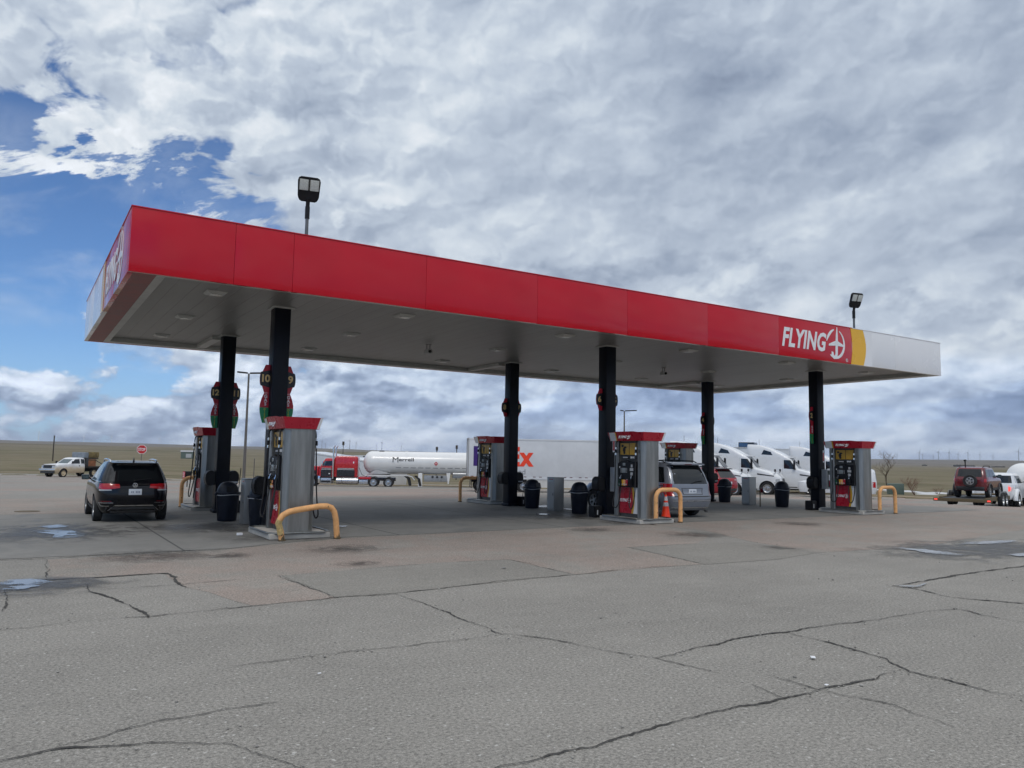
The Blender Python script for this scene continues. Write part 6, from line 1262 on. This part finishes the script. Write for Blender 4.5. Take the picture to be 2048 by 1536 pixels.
# white pickup nose just behind the red tractor's hood is hidden; transformer cabinet, bare saplings and snow on the right
x_, y_ = polar(77, 58.75); tb = thing('transformer_cabinet', 'green transformer cabinet beyond the right hoop guard', 'cabinet', (x_, y_, land(x_, y_)-.05), -R(50)); mb = MB(); mb.box(-.62, .62, -.5, .5, .1, 1.05, .03); mb.build('housing', M['box_green'], tb); mb = MB(); mb.box(-.75, .75, -.6, .6, 0, .1); mb.build('pad', M['kerb_concrete'], tb); mb = MB(); mb.box(-.35, -.2, -.506, -.502, .62, .74); mb.build('notice', M['letter_white'], tb)
def bare_tree(name, label, d, a, h, trunk_r, levels, mat, seed, nstem=1, spread=.55, group=None):
    x_, y_ = polar(d, a); rr = random.Random(seed); s_ = thing(name, label, 'tree' if nstem == 1 else 'shrub', (x_, y_, land(x_, y_)-.08), 0, group)
    tmb, cmb = MB(), MB()
    def grow(p_, dr, L_, r_, lv):
        q = [Vector(p_)]; n_ = 4; cur = Vector(p_); d_ = Vector(dr)
        for k in range(n_): d_ = (d_+Vector((rr.uniform(-.14, .14), rr.uniform(-.14, .14), rr.uniform(-.02, .12)))).normalized(); cur = cur+d_*L_/n_; q.append(cur)
        (tmb if lv == levels and nstem == 1 else cmb).tube(q, [r_*(1-.14*k) for k in range(n_+1)], 5 if lv > 1 else 3)
        if lv <= 0: return
        for k in range(3 if lv > 1 else 4):
            at_ = q[rr.choice((2, 3, 4)) if k else 4]; ph = rr.uniform(0, 6.28); o_ = Vector((math.cos(ph), math.sin(ph), 0)); grow(at_, (d_*(1-spread)+o_*spread+Vector((0, 0, .12))).normalized(), L_*rr.uniform(.55, .78), r_*.56, lv-1)
    for k in range(nstem):
        ph = rr.uniform(0, 6.28); lean = 0 if nstem == 1 else .55
        grow((0, 0, 0), Vector((lean*math.cos(ph), lean*math.sin(ph), 1)).normalized(), h*(.42 if nstem == 1 else .4), trunk_r, levels)
    if len(tmb.bm.verts): tmb.build('trunk', mat, s_)
    else: tmb.bm.free()
    cmb.build('crown' if nstem == 1 else 'twigs', mat, s_); return s_
bare_tree('bare_tree', 'small bare tree left of the green transformer cabinet', 79, 58.3, 3.9, .075, 5, M['bark'], 11)
bare_tree('shrub', 'reddish leafless shrub right of the transformer cabinet', 76, 59.9, 1.9, .022, 4, M['twig_red'], 9, 6)
bare_tree('shrub', 'low dry shrub beside the snow patch at the right', 84, 61.2, 1.2, .02, 2, M['twig_red'], 12, 6)
for i, (d, a, da, w_) in enumerate(((92, 59.5, 1.6, 2.2), (88, 61.2, 1.5, 2.0), (81, 60.6, 1.0, 1.2), (98, 58.0, .8, 1.6))):
    mb = MB(); pts = []
    for k in range(28):
        t_ = 2*math.pi*k/28; f = 1+.35*mn.fractal(Vector((math.cos(t_)*1.5, math.sin(t_)*1.5, i*3)), 1., 2., 3); pts.append((a+da*math.cos(t_)*f, d+w_*math.sin(t_)*f))
    c = mb.bm.verts.new((*polar(d, a), land(*polar(d, a))+.22)); vs = [mb.bm.verts.new((*polar(r_, q), land(*polar(r_, q))+.03)) for q, r_ in pts]
    for k in range(28): mb.bm.faces.new((c, vs[k], vs[(k+1) % 28]))
    o = mb.build('snow_patch', M['snow'], smooth=60); tag(o, 'thin old snow lying on the grass at the right', 'snow', kind='structure')
# dark windbreaks and farmsteads far away on the right, mostly a pixel or two tall
def windbreak(label, d, a0, a1, h, seed):
    rr = random.Random(seed); mb = MB(); a = a0
    while a < a1:
        x_, y_ = polar(d+rr.uniform(-20, 20), a); r_ = h*rr.uniform(.35, .7)
        mb.lathe([(r_*.3, 0), (r_, r_*.6), (r_*.8, h*rr.uniform(.6, .8)), (r_*.2, h*rr.uniform(.8, 1.1))], 7, Matrix.Translation((x_, y_, land(x_, y_)-1))); a += math.degrees(r_*1.2/d)
    o = mb.build('windbreak', M['windbreak'], smooth=0); tag(o, label, 'trees', kind='stuff')
windbreak('far dark line of trees above the maroon four wheel drive', 2400, 62.2, 63.3, 7, 1); windbreak('far short line of trees near the right edge', 2600, 64.2, 64.9, 5, 2); windbreak('far clump of trees left of the maroon four wheel drive', 2500, 60.4, 60.65, 5, 3)
# ---------------------------------------------------------------- wind turbines on the far ridge
first = None
TURB = [(1.1, 22, 0), (3.6, 16, 0), (5.2, 17, 0), (8.05, 16, 0), (14.6, 14, 0), (18.75, 21, 1), (19.0, 15, 1), (20.7, 24, 1), (21.15, 19, 1), (22.6, 15, 1), (23.0, 22, 1), (24.4, 14, 1), (55.9, 19, 1), (58.1, 19, 1), (58.9, 15, 1), (60.2, 20, 1), (60.4, 15, 1), (61.0, 12, 1), (61.3, 21, 1), (61.9, 21, 1), (62.4, 17, 1), (62.95, 20, 1), (63.6, 16, 1), (64.3, 14, 1), (65.65, 24, 1)]
rr = random.Random(5); protos = {}
for i, (a, px, dark) in enumerate(TURB):
    d = 5900; h = px/1546*d*.70; x_, y_ = polar(d, a); z_ = CAM.z+d*math.tan(R(prof(a, d)))-6; side = 'on the ridge at the left' if a < 16 else ('over the tank trailer' if a < 30 else 'on the ridge at the right')
    lab = ('pale' if not dark else 'grey')+' wind turbine far away '+side
    if dark in protos:
        s_ = dup(protos[dark], (x_, y_, z_), -R(a+rr.uniform(-30, 30)), lab); k = h/64.; s_.scale = (k, k, k)
    else:
        s_ = thing('wind_turbine', lab, 'wind turbine', (x_, y_, z_), -R(a), None, h/64.); mt_ = M['turbine_grey'] if dark else M['turbine_white']; protos[dark] = s_
        mb = MB(); mb.cyl((0, 0, 0), (0, 0, 70), 2.4, 1.7, 8); mb.build('tower', mt_, s_); mb = MB(); mb.box(-2, 2, -3.5, 5, 69, 73, .5); mb.build('nacelle', mt_, s_)
        for k in range(3): q = R(20+120*k); mb = MB(); mb.prism([(-1.3*math.cos(q), -4, 71+1.3*math.sin(q)), (1.3*math.cos(q), -4, 71-1.3*math.sin(q)), (32*math.sin(q)+.3*math.cos(q), -4, 71+32*math.cos(q)), (32*math.sin(q)-.3*math.cos(q), -4, 71+32*math.cos(q))], (0, .6, 0)); mb.build('blade', mt_, s_, smooth=0)
    s_['group'] = 'wind turbines '+side
# ---------------------------------------------------------------- the air between here and the ridges
if HAZE:
    hz = bpy.data.materials.new('haze'); hz.use_nodes = True; t = NT(hz.node_tree); t.n.clear()
    pv_ = t.new('ShaderNodeVolumePrincipled'); pv_.inputs['Color'].default_value = (.80, .86, 1., 1); pv_.inputs['Density'].default_value = HAZE; pv_.inputs['Anisotropy'].default_value = .2
    o_ = t.new('ShaderNodeOutputMaterial'); t.l.new(pv_.outputs[0], o_.inputs['Volume'])
    mb = MB(); mb.box(-15500, 15500, -15500, 15500, -60, 240); o = mb.build('haze', hz, smooth=0); tag(o, 'thin bluish air over the distant prairie', 'haze', kind='stuff')
